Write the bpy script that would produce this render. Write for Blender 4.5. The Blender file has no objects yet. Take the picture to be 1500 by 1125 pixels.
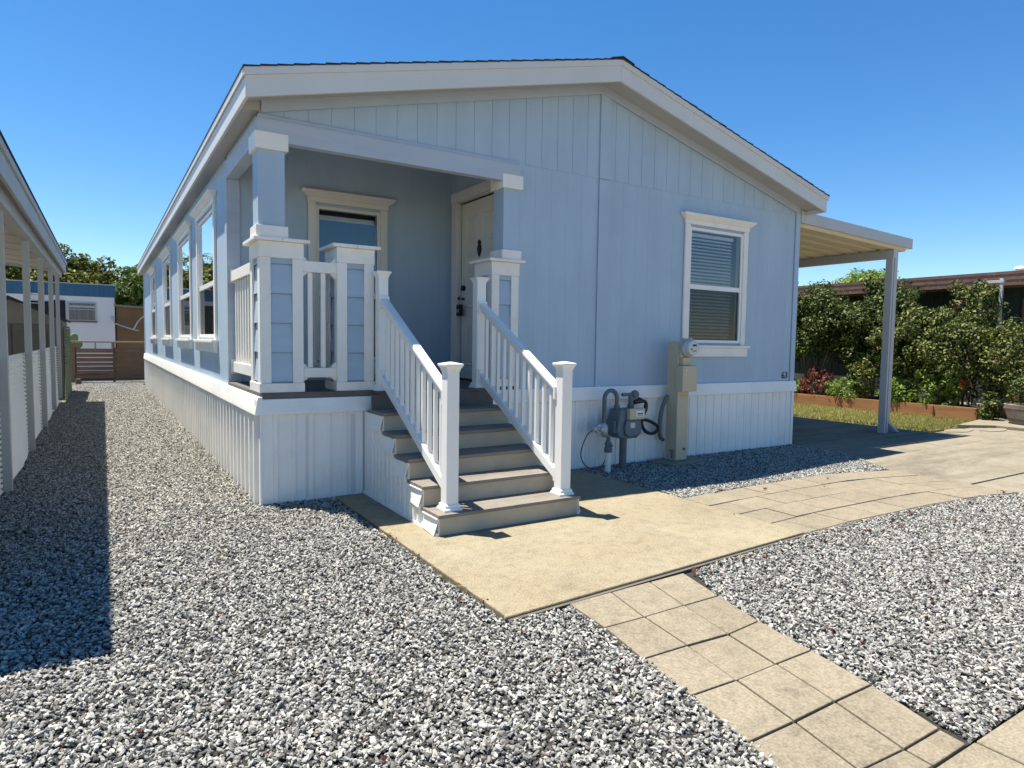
import bpy, math, random
import numpy as np
from mathutils import Vector, Matrix
random.seed(7); rng = np.random.default_rng(11)
scene = bpy.context.scene
COL = scene.collection
R = math.radians

# ------------------------------------------------------------------ materials
def _new(name):
    m = bpy.data.materials.new(name); m.use_nodes = True
    nt = m.node_tree; nt.nodes.clear()
    out = nt.nodes.new('ShaderNodeOutputMaterial')
    return m, nt, out
def N(nt, typ, **kw):
    n = nt.nodes.new(typ)
    for k, v in kw.items():
        if k in n.inputs.keys(): n.inputs[k].default_value = v
        else: setattr(n, k, v)
    return n
def L(nt, a, b): nt.links.new(a, b)
def ramp(nt, stops, interp='LINEAR'):
    n = nt.nodes.new('ShaderNodeValToRGB'); e = n.color_ramp.elements; n.color_ramp.interpolation = interp
    while len(e) < len(stops): e.new(.5)
    for el, (p, c) in zip(e, stops):
        el.position = p; el.color = (*c, 1) if len(c) == 3 else c
    return n
def c3(c, k): return tuple(min(1, max(0, v*k)) for v in c)

def paint(name, col, rough=.55, var=.06, scale=3., stretch=(1,1,1), bump=.15, bscale=60., bdist=.003,
          dirt=None, dscale=1.2, damt=.35, spec=.35, metal=0):
    """procedural surface: broad tone drift, optional dirt/stain patches, fine bump"""
    m, nt, out = _new(name)
    tc = N(nt, 'ShaderNodeTexCoord'); mp = N(nt, 'ShaderNodeMapping'); mp.inputs['Scale'].default_value = stretch
    L(nt, tc.outputs['Object'], mp.inputs['Vector'])
    n1 = N(nt, 'ShaderNodeTexNoise', Scale=scale, Detail=6., Roughness=.6); L(nt, mp.outputs[0], n1.inputs['Vector'])
    rp = ramp(nt, [(.28, c3(col, 1-var)), (.72, c3(col, 1+var))]); L(nt, n1.outputs['Fac'], rp.inputs[0])
    colour = rp.outputs[0]
    if dirt:
        n2 = N(nt, 'ShaderNodeTexNoise', Scale=dscale, Detail=9., Roughness=.68); L(nt, tc.outputs['Object'], n2.inputs['Vector'])
        r2 = ramp(nt, [(.48, (0,0,0)), (.75, (damt,)*3)]); L(nt, n2.outputs['Fac'], r2.inputs[0])
        mx = N(nt, 'ShaderNodeMix', data_type='RGBA'); L(nt, r2.outputs[0], mx.inputs[0])
        L(nt, colour, mx.inputs[6]); mx.inputs[7].default_value = (*dirt, 1); colour = mx.outputs[2]
    p = N(nt, 'ShaderNodeBsdfPrincipled', Roughness=rough, Metallic=metal); p.inputs['Specular IOR Level'].default_value = spec
    L(nt, colour, p.inputs['Base Color'])
    if bump:
        nb = N(nt, 'ShaderNodeTexNoise', Scale=bscale, Detail=4., Roughness=.6); L(nt, mp.outputs[0], nb.inputs['Vector'])
        b = N(nt, 'ShaderNodeBump', Strength=bump, Distance=bdist); L(nt, nb.outputs['Fac'], b.inputs['Height'])
        L(nt, b.outputs[0], p.inputs['Normal'])
    L(nt, p.outputs[0], out.inputs[0])
    return m

def concrete(name, c1, c2, stain, speck=.12, stamt=.5, sscale=1.1, stretch=(1,1,1)):
    m, nt, out = _new(name)
    tc = N(nt, 'ShaderNodeTexCoord'); v = tc.outputs['Object']
    n1 = N(nt, 'ShaderNodeTexNoise', Scale=1.3, Detail=8., Roughness=.65); L(nt, v, n1.inputs['Vector'])
    r1 = ramp(nt, [(.35, c1), (.65, c2)]); L(nt, n1.outputs['Fac'], r1.inputs[0])
    n2 = N(nt, 'ShaderNodeTexNoise', Scale=sscale, Detail=10., Roughness=.7, Distortion=.6); 
    mp = N(nt, 'ShaderNodeMapping'); mp.inputs['Location'].default_value = (3.1, 7.7, 1.3); mp.inputs['Scale'].default_value = stretch; L(nt, v, mp.inputs['Vector']); L(nt, mp.outputs[0], n2.inputs['Vector'])
    r2 = ramp(nt, [(.5, (0,0,0)), (.72, (stamt,)*3)]); L(nt, n2.outputs['Fac'], r2.inputs[0])
    mx = N(nt, 'ShaderNodeMix', data_type='RGBA'); L(nt, r2.outputs[0], mx.inputs[0]); L(nt, r1.outputs[0], mx.inputs[6]); mx.inputs[7].default_value = (*stain, 1)
    n3 = N(nt, 'ShaderNodeTexNoise', Scale=85., Detail=5.); L(nt, v, n3.inputs['Vector'])
    r3 = ramp(nt, [(.3, (1-speck*1.6,)*3), (.7, (1+speck*.2,)*3)]); L(nt, n3.outputs['Fac'], r3.inputs[0])
    mu = N(nt, 'ShaderNodeMix', data_type='RGBA', blend_type='MULTIPLY'); mu.inputs[0].default_value = 1
    L(nt, mx.outputs[2], mu.inputs[6]); L(nt, r3.outputs[0], mu.inputs[7])
    n4 = N(nt, 'ShaderNodeTexNoise', Scale=11., Detail=14., Roughness=.78, Distortion=.3); L(nt, v, n4.inputs['Vector'])
    r4 = ramp(nt, [(.34, (.74,.73,.71)), (.5, (1,1,1)), (.66, (1.10,1.09,1.07))]); L(nt, n4.outputs['Fac'], r4.inputs[0])
    mu2 = N(nt, 'ShaderNodeMix', data_type='RGBA', blend_type='MULTIPLY'); mu2.inputs[0].default_value = 1
    L(nt, mu.outputs[2], mu2.inputs[6]); L(nt, r4.outputs[0], mu2.inputs[7]); mu = mu2
    p = N(nt, 'ShaderNodeBsdfPrincipled', Roughness=.85); p.inputs['Specular IOR Level'].default_value = .25
    L(nt, mu.outputs[2], p.inputs['Base Color'])
    b = N(nt, 'ShaderNodeBump', Strength=.35, Distance=.003); L(nt, n3.outputs['Fac'], b.inputs['Height']); L(nt, b.outputs[0], p.inputs['Normal'])
    L(nt, p.outputs[0], out.inputs[0])
    return m

def glass(name, tint=(.55,.6,.62), transp=.9):
    m, nt, out = _new(name)
    fr = N(nt, 'ShaderNodeFresnel', IOR=1.9)
    t = N(nt, 'ShaderNodeBsdfTransparent'); t.inputs[0].default_value = (*tint, 1)
    g = N(nt, 'ShaderNodeBsdfGlossy', Roughness=.015); g.inputs[0].default_value = (.95,.97,1,1)
    tc = N(nt, 'ShaderNodeTexCoord'); nz = N(nt, 'ShaderNodeTexNoise', Scale=2.2, Detail=1.); L(nt, tc.outputs['Object'], nz.inputs['Vector'])
    b = N(nt, 'ShaderNodeBump', Strength=.04, Distance=.02); L(nt, nz.outputs['Fac'], b.inputs['Height']); L(nt, b.outputs[0], g.inputs['Normal'])
    mx = N(nt, 'ShaderNodeMixShader'); L(nt, fr.outputs[0], mx.inputs[0]); L(nt, t.outputs[0], mx.inputs[1]); L(nt, g.outputs[0], mx.inputs[2])
    L(nt, mx.outputs[0], out.inputs[0]); return m

def screen_mat(name, opacity, col=(.02,.02,.022)):
    m, nt, out = _new(name)
    t = N(nt, 'ShaderNodeBsdfTransparent'); d = N(nt, 'ShaderNodeBsdfDiffuse'); d.inputs[0].default_value = (*col, 1)
    mx = N(nt, 'ShaderNodeMixShader'); mx.inputs[0].default_value = opacity
    L(nt, t.outputs[0], mx.inputs[1]); L(nt, d.outputs[0], mx.inputs[2]); L(nt, mx.outputs[0], out.inputs[0]); return m

def leafmat(name, stops, transl=.3, rough=.5):
    m, nt, out = _new(name)
    g = N(nt, 'ShaderNodeNewGeometry')
    rp = ramp(nt, stops); L(nt, g.outputs['Random Per Island'], rp.inputs[0])
    p = N(nt, 'ShaderNodeBsdfPrincipled', Roughness=rough); p.inputs['Specular IOR Level'].default_value = .16; L(nt, rp.outputs[0], p.inputs['Base Color'])
    t = N(nt, 'ShaderNodeBsdfTranslucent'); L(nt, rp.outputs[0], t.inputs[0])
    mx = N(nt, 'ShaderNodeMixShader'); mx.inputs[0].default_value = transl
    L(nt, p.outputs[0], mx.inputs[1]); L(nt, t.outputs[0], mx.inputs[2]); L(nt, mx.outputs[0], out.inputs[0]); return m

def stonemat(name):
    m, nt, out = _new(name)
    oi = N(nt, 'ShaderNodeObjectInfo')
    rp = ramp(nt, [(0, (.065,.064,.056)), (.14, (.14,.137,.123)), (.4, (.275,.27,.245)), (.7, (.395,.387,.352)), (.93, (.51,.50,.455)), (.99, (.57,.558,.50)), (.994, (.30,.24,.19)), (1, (.10,.04,.035))])
    L(nt, oi.outputs['Random'], rp.inputs[0])
    tc = N(nt, 'ShaderNodeTexCoord'); nz = N(nt, 'ShaderNodeTexNoise', Scale=55., Detail=4., Roughness=.7); L(nt, tc.outputs['Object'], nz.inputs['Vector'])
    r2 = ramp(nt, [(.3, (.72,)*3), (.7, (1.12,)*3)]); L(nt, nz.outputs['Fac'], r2.inputs[0])
    mu = N(nt, 'ShaderNodeMix', data_type='RGBA', blend_type='MULTIPLY'); mu.inputs[0].default_value = 1
    L(nt, rp.outputs[0], mu.inputs[6]); L(nt, r2.outputs[0], mu.inputs[7])
    p = N(nt, 'ShaderNodeBsdfPrincipled', Roughness=.8); p.inputs['Specular IOR Level'].default_value = .3
    L(nt, mu.outputs[2], p.inputs['Base Color']); L(nt, p.outputs[0], out.inputs[0]); return m

M = {}
BLUE = (.395,.502,.60)
M['siding'] = paint('blue_siding', BLUE, .6, .07, 3.5, (1,1,.18), .5, 26, .006, dirt=c3(BLUE,.80), dscale=.9, damt=.45)
M['siding_x'] = paint('blue_siding_side', BLUE, .6, .07, 3.5, (1,1,.18), .6, 26, .008, dirt=c3(BLUE,.82), dscale=.9, damt=.3)
M['lap'] = paint('blue_lap_siding', c3(BLUE,.97), .55, .05, 3, (1,1,6), .4, 22, .004)
M['trimblue'] = paint('pale_blue_trim', (.43,.49,.565), .6, .06, 4, (.3,1,3), .45, 26, .005, dirt=(.36,.42,.52), dscale=2, damt=.5)
M['white'] = paint('white_trim_paint', (.83,.80,.735), .5, .05, 3, (1,1,.4), .3, 30, .003, dirt=(.56,.54,.5), dscale=2.4, damt=.4)
M['fascia'] = paint('white_fascia_paint', (.62,.62,.60), .55, .04, 1.6, (1,1,1), .2, 30, .003, dirt=(.54,.55,.55), dscale=1.2, damt=.35)
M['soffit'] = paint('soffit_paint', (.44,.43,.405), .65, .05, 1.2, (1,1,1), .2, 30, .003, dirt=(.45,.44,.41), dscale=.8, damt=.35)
M['vinyl'] = paint('white_vinyl', (.82,.805,.765), .38, .03, 2, (1,1,1), .06, 20, .003, dirt=(.68,.68,.65), dscale=2.5, damt=.3)
M['skirt'] = paint('white_vinyl_skirting', (.87,.86,.82), .42, .04, 1.5, (1,1,.2), .08, 15, .003, dirt=(.58,.58,.55), dscale=1.6, damt=.4)
M['cream'] = paint('cream_door_paint', (.66,.635,.56), .5, .05, 3, (1,1,.4), .15, 30, .003)
M['creamtrim'] = paint('cream_trim_paint', (.70,.67,.60), .55, .06, 4, (1,1,.3), .35, 30, .004)
M['deck'] = paint('dark_composite_deck', (.115,.105,.095), .65, .15, 5, (1,1,1), .4, 60, .003, dirt=(.20,.19,.17), dscale=3, damt=.4)
M['tread'] = paint('grey_brown_composite', (.19,.17,.142), .68, .15, 5, (.15,2.5,1), .6, 40, .004, dirt=(.30,.27,.225), dscale=2.2, damt=.6)
M['riser'] = paint('dusty_riser_board', (.44,.39,.295), .75, .12, 3, (.4,1,1.2), .3, 30, .003, dirt=(.24,.225,.195), dscale=2.6, damt=.6)
M['shingle'] = paint('dark_shingle', (.035,.034,.036), .9, .4, 30, (1,1,1), .8, 120, .006)
M['dark'] = paint('dark_interior', (.022,.022,.025), .9, .1, 3, bump=0)
M['room'] = paint('room_wall', (.10,.10,.10), .9, .1, 3, bump=0)
M['black'] = paint('black_metal', (.018,.018,.02), .35, .2, 20, bump=.1, bscale=80)
M['blind'] = paint('white_blind', (.86,.87,.86), .5, .05, 10, bump=0)
M['glass'] = glass('window_glass', (.95,.97,.98))
M['screen'] = screen_mat('insect_screen', .42)
M['pedestal'] = paint('tan_enamel', (.53,.455,.315), .42, .05, 4, bump=.06, bscale=40, dirt=(.40,.35,.26), dscale=4, damt=.35)
M['gasgrey'] = paint('gas_meter_enamel', (.125,.16,.185), .5, .12, 8, bump=.12, bscale=60, dirt=(.08,.10,.115), dscale=5, damt=.5)
M['pipegrey'] = paint('grey_pipe', (.115,.14,.155), .55, .15, 10, bump=.2, bscale=60)
M['galv'] = paint('galvanised_pipe', (.42,.43,.43), .45, .15, 10, bump=.1, bscale=60, metal=.4)
M['meterglass'] = paint('meter_face', (.55,.57,.56), .25, .1, 20, bump=0)
M['label'] = paint('label_paper', (.78,.78,.74), .5, .05, 20, bump=0)
M['rubber'] = paint('black_rubber', (.02,.021,.023), .5, .2, 30, bump=.3, bscale=200)
M['pvc'] = paint('white_pvc', (.76,.76,.73), .4, .05, 8, bump=0)
M['alum'] = paint('white_aluminium', (.46,.465,.46), .4, .04, 2, (1,1,.3), .05, 20, .003, dirt=(.55,.56,.56), dscale=2, damt=.3)
M['awnunder'] = paint('cream_awning_pan', (.60,.53,.385), .55, .06, 2, (1,.2,1), .06, 15, .003, dirt=(.56,.50,.38), dscale=1.5, damt=.45)
M['slab'] = concrete('tan_concrete', (.29,.242,.158), (.345,.30,.205), (.225,.203,.148), .26, .6, 1.7)
M['drive'] = concrete('driveway_concrete', (.235,.205,.15), (.295,.262,.195), (.105,.092,.068), .2, .85, .9, (.3,2.2,1))
M['walk'] = concrete('sidewalk_concrete', (.265,.228,.16), (.32,.28,.205), (.205,.182,.138), .25, .5, 1.4)
M['edge'] = paint('old_edging_board', (.12,.105,.08), .9, .3, 6, (.3,6,6), .6, 30, .004)
M['pavers'] = [concrete('paver_concrete_%s' % w, c3((.248,.213,.152),k), c3((.29,.25,.182),k), c3((.225,.192,.14),k), .22, .4, 2.5) for w, k in (('pale',1.03),('mid',1.0),('dark',.97))]
M['stone'] = stonemat('gravel_stone')
M['bed'] = paint('gravel_bed', (.035,.034,.03), .95, .5, 45, (1,1,1), .9, 70, .012)
M['earth'] = paint('dry_earth', (.26,.22,.155), .95, .25, 1.2, (1,1,1), .6, 30, .01)
M['asphalt'] = paint('asphalt', (.10,.098,.095), .9, .25, 30, (1,1,1), .5, 120, .004)
M['greypost'] = paint('pale_grey_post', (.40,.41,.40), .5, .06, 3, (1,1,.3), .08, 20, .003, dirt=(.40,.40,.37), dscale=3, damt=.4)
M['fibre'] = paint('white_corrugated_sheet', (.84,.82,.74), .5, .05, 2, (1,1,1), .05, 10, .003, dirt=(.60,.58,.46), dscale=1.2, damt=.5)
M['algae'] = paint('algae_sheet', (.15,.165,.07), .8, .3, 3, (1,1,.4), .3, 20, .004, dirt=(.36,.36,.20), dscale=2, damt=.6)
M['shedgrey'] = paint('grey_plastic', (.23,.215,.205), .6, .07, 2, bump=.1, bscale=40)
M['shedgrey2'] = paint('brown_grey_plastic', (.15,.135,.128), .6, .07, 2, bump=.1, bscale=40)
M['roofblk'] = paint('black_roof', (.04,.04,.042), .8, .2, 10, bump=.2)
M['trailer'] = paint('white_trailer_wall', (.70,.71,.73), .5, .04, 1.5, (1,1,.3), .1, 20, .003, dirt=(.58,.58,.58), dscale=.8, damt=.35)
M['navy'] = paint('navy_blue_metal', (.035,.125,.215), .5, .15, 2, (3,1,.3), .1, 20, .003)
M['brownwall'] = paint('tan_brown_wall', (.20,.125,.062), .8, .12, 1.5, bump=.2, bscale=30, dirt=(.14,.085,.045), dscale=1, damt=.5)
M['fencewood'] = paint('brown_fence_wood', (.19,.115,.075), .8, .3, 4, (.4,1,8), .6, 20, .005, dirt=(.24,.16,.105), dscale=2, damt=.6)
M['railwood'] = paint('tan_rail_wood', (.36,.26,.16), .8, .2, 4, (.4,1,8), .4, 20, .005)
M['redwood'] = paint('orange_cedar_board', (.30,.150,.065), .75, .25, 2.5, (4,.35,7), .5, 18, .005, dirt=(.22,.10,.045), dscale=2.5, damt=.6)
M['barrel'] = paint('weathered_barrel', (.27,.235,.19), .85, .25, 6, (6,6,.4), .7, 30, .006, dirt=(.15,.13,.105), dscale=3, damt=.6)
M['hoop'] = paint('rusty_hoop', (.16,.125,.10), .7, .3, 10, bump=.3)
M['dkgreen'] = paint('dark_green_wall', (.028,.045,.036), .6, .15, 2, (1,4,.3), .1, 20)
M['palegreen'] = paint('pale_green_skirt', (.36,.40,.375), .6, .1, 2, bump=.1)
M['brownshingle'] = paint('brown_shingle', (.17,.10,.072), .9, .35, 9, (1,1,1), .7, 60, .008)
M['brownshingle2'] = paint('dark_brown_shingle', (.065,.042,.034), .9, .35, 9, (1,1,1), .7, 60, .008)
M['bark'] = paint('bark', (.12,.095,.07), .95, .3, 6, (3,3,.5), .9, 25, .02)
M['stem'] = paint('green_brown_stem', (.12,.11,.055), .85, .3, 8, bump=.3)
M['leaf_tree'] = leafmat('tree_leaves', [(0,(.055,.07,.014)),(.4,(.105,.125,.024)),(.75,(.16,.175,.036)),(1,(.25,.25,.06))])
M['leaf_tree2'] = leafmat('lush_tree_leaves', [(0,(.045,.085,.02)),(.5,(.085,.135,.03)),(1,(.16,.21,.05))])
M['leaf_hedge'] = leafmat('hedge_leaves', [(0,(.018,.032,.007)),(.5,(.055,.085,.018)),(.85,(.12,.15,.036)),(1,(.24,.26,.09))], .14)
M['leaf_rose'] = leafmat('rose_leaves', [(0,(.03,.045,.01)),(.5,(.09,.115,.026)),(.85,(.18,.20,.055)),(1,(.29,.27,.10))], .16)
M['leaf_bright'] = leafmat('bright_leaves', [(0,(.10,.17,.03)),(.5,(.17,.26,.045)),(1,(.27,.34,.08))])
M['leaf_red'] = leafmat('red_leaves', [(0,(.09,.03,.025)),(.5,(.17,.055,.04)),(1,(.27,.10,.07))])
M['petal_red'] = leafmat('red_petals', [(0,(.55,.04,.02)),(1,(.7,.10,.04))])
M['petal_pink'] = leafmat('pink_petals', [(0,(.5,.16,.16)),(1,(.65,.30,.25))])
M['cactus'] = paint('cactus_skin', (.16,.24,.09), .6, .2, 6, bump=.2, bscale=30)
M['grass'] = leafmat('dry_grass_blades', [(0,(.17,.20,.05)),(.45,(.28,.28,.085)),(.8,(.38,.34,.13)),(1,(.45,.38,.18))], .35)
M['turf'] = paint('lawn_turf', (.25,.215,.085), .95, .3, 3, bump=.8, bscale=60, bdist=.02, dirt=(.19,.185,.05), dscale=1.2, damt=.6)
M['litter'] = leafmat('dead_leaves', [(0,(.05,.016,.012)),(.6,(.10,.035,.022)),(1,(.17,.085,.045))])
M['tube_red'] = paint('thin_cable', (.10,.03,.025), .5, .2, 20, bump=0)
M['steel'] = paint('dull_steel', (.5,.5,.5), .4, .1, 8, bump=0, metal=.6)

# ------------------------------------------------------------------ mesh helpers
class MB:
    def __init__(s): s.v = []; s.f = []; s.p = []
    def add(s, vs, fs):
        o = len(s.v); s.p.append((o,len(s.f))); s.v += [tuple(v) for v in vs]; s.f += [tuple(i+o for i in f) for f in fs]; return s
    def box(s, x0, x1, y0, y1, z0, z1):
        x0, x1 = min(x0,x1), max(x0,x1); y0, y1 = min(y0,y1), max(y0,y1); z0, z1 = min(z0,z1), max(z0,z1)
        return s.add([(x0,y0,z0),(x1,y0,z0),(x1,y1,z0),(x0,y1,z0),(x0,y0,z1),(x1,y0,z1),(x1,y1,z1),(x0,y1,z1)],
                     [(0,3,2,1),(4,5,6,7),(0,1,5,4),(1,2,6,5),(2,3,7,6),(3,0,4,7)])
    def prism(s, pts, ax, a, b):
        """2-D polygon pts extruded along axis ax from a to b. axes: x->(y,z) y->(x,z) z->(x,y)"""
        def P(p, t): return (t,p[0],p[1]) if ax=='x' else (p[0],t,p[1]) if ax=='y' else (p[0],p[1],t)
        n = len(pts); A = sum(pts[i][0]*pts[(i+1)%n][1]-pts[(i+1)%n][0]*pts[i][1] for i in range(n))
        if A < 0: pts = pts[::-1]
        vs = [P(p,a) for p in pts]+[P(p,b) for p in pts]
        fs = [tuple(range(n))[::-1], tuple(range(n,2*n))]+[(i,(i+1)%n,n+(i+1)%n,n+i) for i in range(n)]
        flip = (ax=='y') != (b < a)
        if flip: fs = [f[::-1] for f in fs]
        return s.add(vs, fs)
    def tube(s, pts, r, n=10, cap=True):
        pts = [Vector(p) for p in pts]; rs = r if isinstance(r,(list,tuple)) else [r]*len(pts)
        d0 = (pts[1]-pts[0]).normalized(); up = Vector((0,0,1)) if abs(d0.z) < .9 else Vector((1,0,0))
        u = d0.cross(up).normalized(); rings = []; vs = []; fs = []
        for i,p in enumerate(pts):
            d = ((pts[min(i+1,len(pts)-1)]-pts[max(i-1,0)])).normalized()
            u = (u-d*u.dot(d)).normalized(); w = d.cross(u)
            for k in range(n):
                a = 2*math.pi*k/n; vs.append(p+(u*math.cos(a)+w*math.sin(a))*rs[i])
        for i in range(len(pts)-1):
            for k in range(n):
                k2=(k+1)%n; fs.append((i*n+k,i*n+k2,(i+1)*n+k2,(i+1)*n+k))
        if cap: fs += [tuple(range(n))[::-1], tuple(range((len(pts)-1)*n,len(pts)*n))]
        return s.add(vs, fs)
    def lathe(s, prof, c, n=24, ax='z'):
        vs=[]; fs=[]; m=len(prof)
        for (r,h) in prof:
            for k in range(n):
                a=2*math.pi*k/n; x,y=r*math.cos(a),r*math.sin(a)
                vs.append((c[0]+x,c[1]+y,c[2]+h) if ax=='z' else (c[0]+x,c[1]-h,c[2]+y))
        for i in range(m-1):
            for k in range(n):
                k2=(k+1)%n; fs.append((i*n+k,i*n+k2,(i+1)*n+k2,(i+1)*n+k))
        fs += [tuple(range(n))[::-1], tuple(range((m-1)*n,m*n))]
        return s.add(vs, fs)
    def stack(s, prof, cx, cy):
        """square section stack: prof = [(half width, z)...]"""
        vs=[]; fs=[]
        for h,z in prof: vs += [(cx-h,cy-h,z),(cx+h,cy-h,z),(cx+h,cy+h,z),(cx-h,cy+h,z)]
        for i in range(len(prof)-1):
            for k in range(4): fs.append((4*i+k,4*i+(k+1)%4,4*i+4+(k+1)%4,4*i+4+k))
        fs += [(3,2,1,0), tuple(4*(len(prof)-1)+k for k in range(4))]
        return s.add(vs, fs)
    def quad(s, a, b, c, d): return s.add([a,b,c,d], [(0,1,2,3)])

def tag(o, label=None, cat=None, group=None, kind=None):
    if label: o['label'] = label
    if cat: o['category'] = cat
    if group: o['group'] = group
    if kind: o['kind'] = kind
    return o
def wloc(o):
    v = Vector((0,0,0))
    while o: v += o.location; o = o.parent
    return v
def build(name, mb, mat, parent=None, bev=0, smooth=False, local=False):
    me = bpy.data.meshes.new(name); me.from_pydata(mb.v, [], mb.f); me.update()
    me.materials.append(mat)
    if smooth: me.polygons.foreach_set('use_smooth', [True]*len(me.polygons))
    o = bpy.data.objects.new(name, me); COL.objects.link(o)
    if parent:
        o.parent = parent
        if not local: o.location = -wloc(parent)
    if bev:
        b = o.modifiers.new('bevel','BEVEL'); b.width = bev; b.segments = 2; b.limit_method = 'ANGLE'; b.angle_limit = R(40)
    if smooth:
        try: me.set_sharp_from_angle(angle=R(50))
        except Exception: pass
    return o
def pieces(name, mb, mat, parent, bev=0, smooth=False):
    """one object for each shape collected in mb"""
    out = []
    for i,(v0,f0) in enumerate(mb.p):
        v1,f1 = mb.p[i+1] if i+1 < len(mb.p) else (len(mb.v),len(mb.f))
        m2 = MB(); m2.v = mb.v[v0:v1]; m2.f = [tuple(k-v0 for k in f) for f in mb.f[f0:f1]]; m2.p = [(0,0)]
        out.append(build(name, m2, mat, parent, bev, smooth))
    return out
def thing(name, label, cat, loc=(0,0,0), group=None):
    o = bpy.data.objects.new(name, None); o.empty_display_size = .2; COL.objects.link(o); o.location = loc
    return tag(o, label, cat, group)
def struct(name, mb, mat, kind='structure', bev=0):
    return tag(build(name, mb, mat, None, bev), kind=kind)
def ground_slab(poly, z0, z1): return MB().prism(poly, 'z', z0, z1)

# ------------------------------------------------------------------ camera (solved from the photograph)
yaw, pitch, roll, FPX = .5618, -.0639, .0146, 957.9
F_ = Vector((math.sin(yaw)*math.cos(pitch), math.cos(yaw)*math.cos(pitch), math.sin(pitch)))
R_ = Vector((math.cos(yaw), -math.sin(yaw), 0)); U_ = R_.cross(F_)
R2 = R_*math.cos(roll)+U_*math.sin(roll); U2 = -R_*math.sin(roll)+U_*math.cos(roll)
CP = Vector((-1.1471, -5.8187, 1.4135))
cam = bpy.data.cameras.new('camera'); co = bpy.data.objects.new('camera', cam); COL.objects.link(co)
co.matrix_world = Matrix(((R2.x,U2.x,-F_.x,CP.x),(R2.y,U2.y,-F_.y,CP.y),(R2.z,U2.z,-F_.z,CP.z),(0,0,0,1)))
cam.sensor_width = 36; cam.lens = FPX/1500*36; cam.clip_end = 2000; cam.clip_start = .05
scene.camera = co

# ------------------------------------------------------------------ sky and sun
SUN = Vector((-.207, .235, 1)).normalized()
w = bpy.data.worlds.new('World'); scene.world = w; w.use_nodes = True; nt = w.node_tree; nt.nodes.clear()
sky = nt.nodes.new('ShaderNodeTexSky'); sky.sky_type = 'NISHITA'; sky.sun_disc = False
sky.sun_elevation = math.asin(SUN.z); sky.sun_rotation = math.atan2(SUN.x, SUN.y)
sky.air_density = .88; sky.dust_density = .05; sky.ozone_density = 2.6; sky.altitude = 50
hs = nt.nodes.new('ShaderNodeHueSaturation'); hs.inputs['Saturation'].default_value = 1.3
bg = nt.nodes.new('ShaderNodeBackground'); bg.inputs[1].default_value = .085
wo = nt.nodes.new('ShaderNodeOutputWorld')
nt.links.new(sky.outputs[0], hs.inputs['Color']); nt.links.new(hs.outputs[0], bg.inputs[0]); nt.links.new(bg.outputs[0], wo.inputs[0])
sl = bpy.data.lights.new('sun','SUN'); sl.energy = 5.0; sl.angle = R(.5); sl.color = (1,.935,.83)
so = bpy.data.objects.new('sun', sl); COL.objects.link(so); so.rotation_euler = SUN.to_track_quat('Z','Y').to_euler(); so.location = (0,0,20)
vs = scene.view_settings; vs.view_transform = 'Standard'; vs.look = 'None'; vs.exposure = 1.08; vs.gamma = 1; vs.use_curve_mapping = False

# ------------------------------------------------------------------ ground, concrete, gravel
gb = MB().quad((-300,-300,-.10),(300,-300,-.10),(300,300,-.10),(-300,300,-.10))
struct('ground', gb, M['earth'])
struct('road', MB().box(-60,60,-15,-8.2,-.14,-.085), M['asphalt'])
wk = MB()
for i in range(-12, 14): wk.box(i*1.52+.006, (i+1)*1.52-.006, -8.0, -4.785, -.09, -.012)
struct('sidewalk', wk, M['walk'], bev=.006)
struct('front_slab', ground_slab([(.62,-.03),(.60,-3.0),(.585,-3.03),(3.36,-2.86),(3.385,-.03)], -.09, 0), M['slab'], bev=.008)
struct('slab_edging', ground_slab([(.60,-3.034),(3.37,-2.866),(3.95,-2.835),(5.3,-2.872),(6.1,-2.945),(6.55,-3.06),(6.55,-3.085),(6.1,-2.968),(5.3,-2.895),(3.95,-2.857),(3.37,-2.888),(.60,-3.056)], -.09, -.014), M['edge'])
dv = MB()
J = .006
for (x0,x1,y0,y1) in ((6.62,9.4,-4.77,-2.62),(9.4,12.6,-4.77,-2.62),(6.62,9.4,-2.6,-.2),(9.4,12.6,-2.6,-.25)):
    dv.box(x0+J,x1-J,y0+J,y1-J,-.09,-.022)
for y0,y1 in ((-.2,4.),(4.,8.),(8.,12.),(12.,16.6)): dv.box(7.32,9.1-J,y0+J,y1-J,-.09,-.022); dv.box(9.1+J,10.85,y0+J,y1-J,-.09,-.022)
struct('driveway', dv, M['drive'], bev=.006)
struct('side_path', ground_slab([(12.05,-.12),(13.75,.16),(16,.1),(16,-1.7),(12.62,-1.1),(12.61,-.5)], -.09, .035), M['walk'], bev=.01)
struct('neighbour_driveway', MB().box(-9,-2.72,-4.77,16.5,-.09,-.03), M['drive'])

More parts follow.
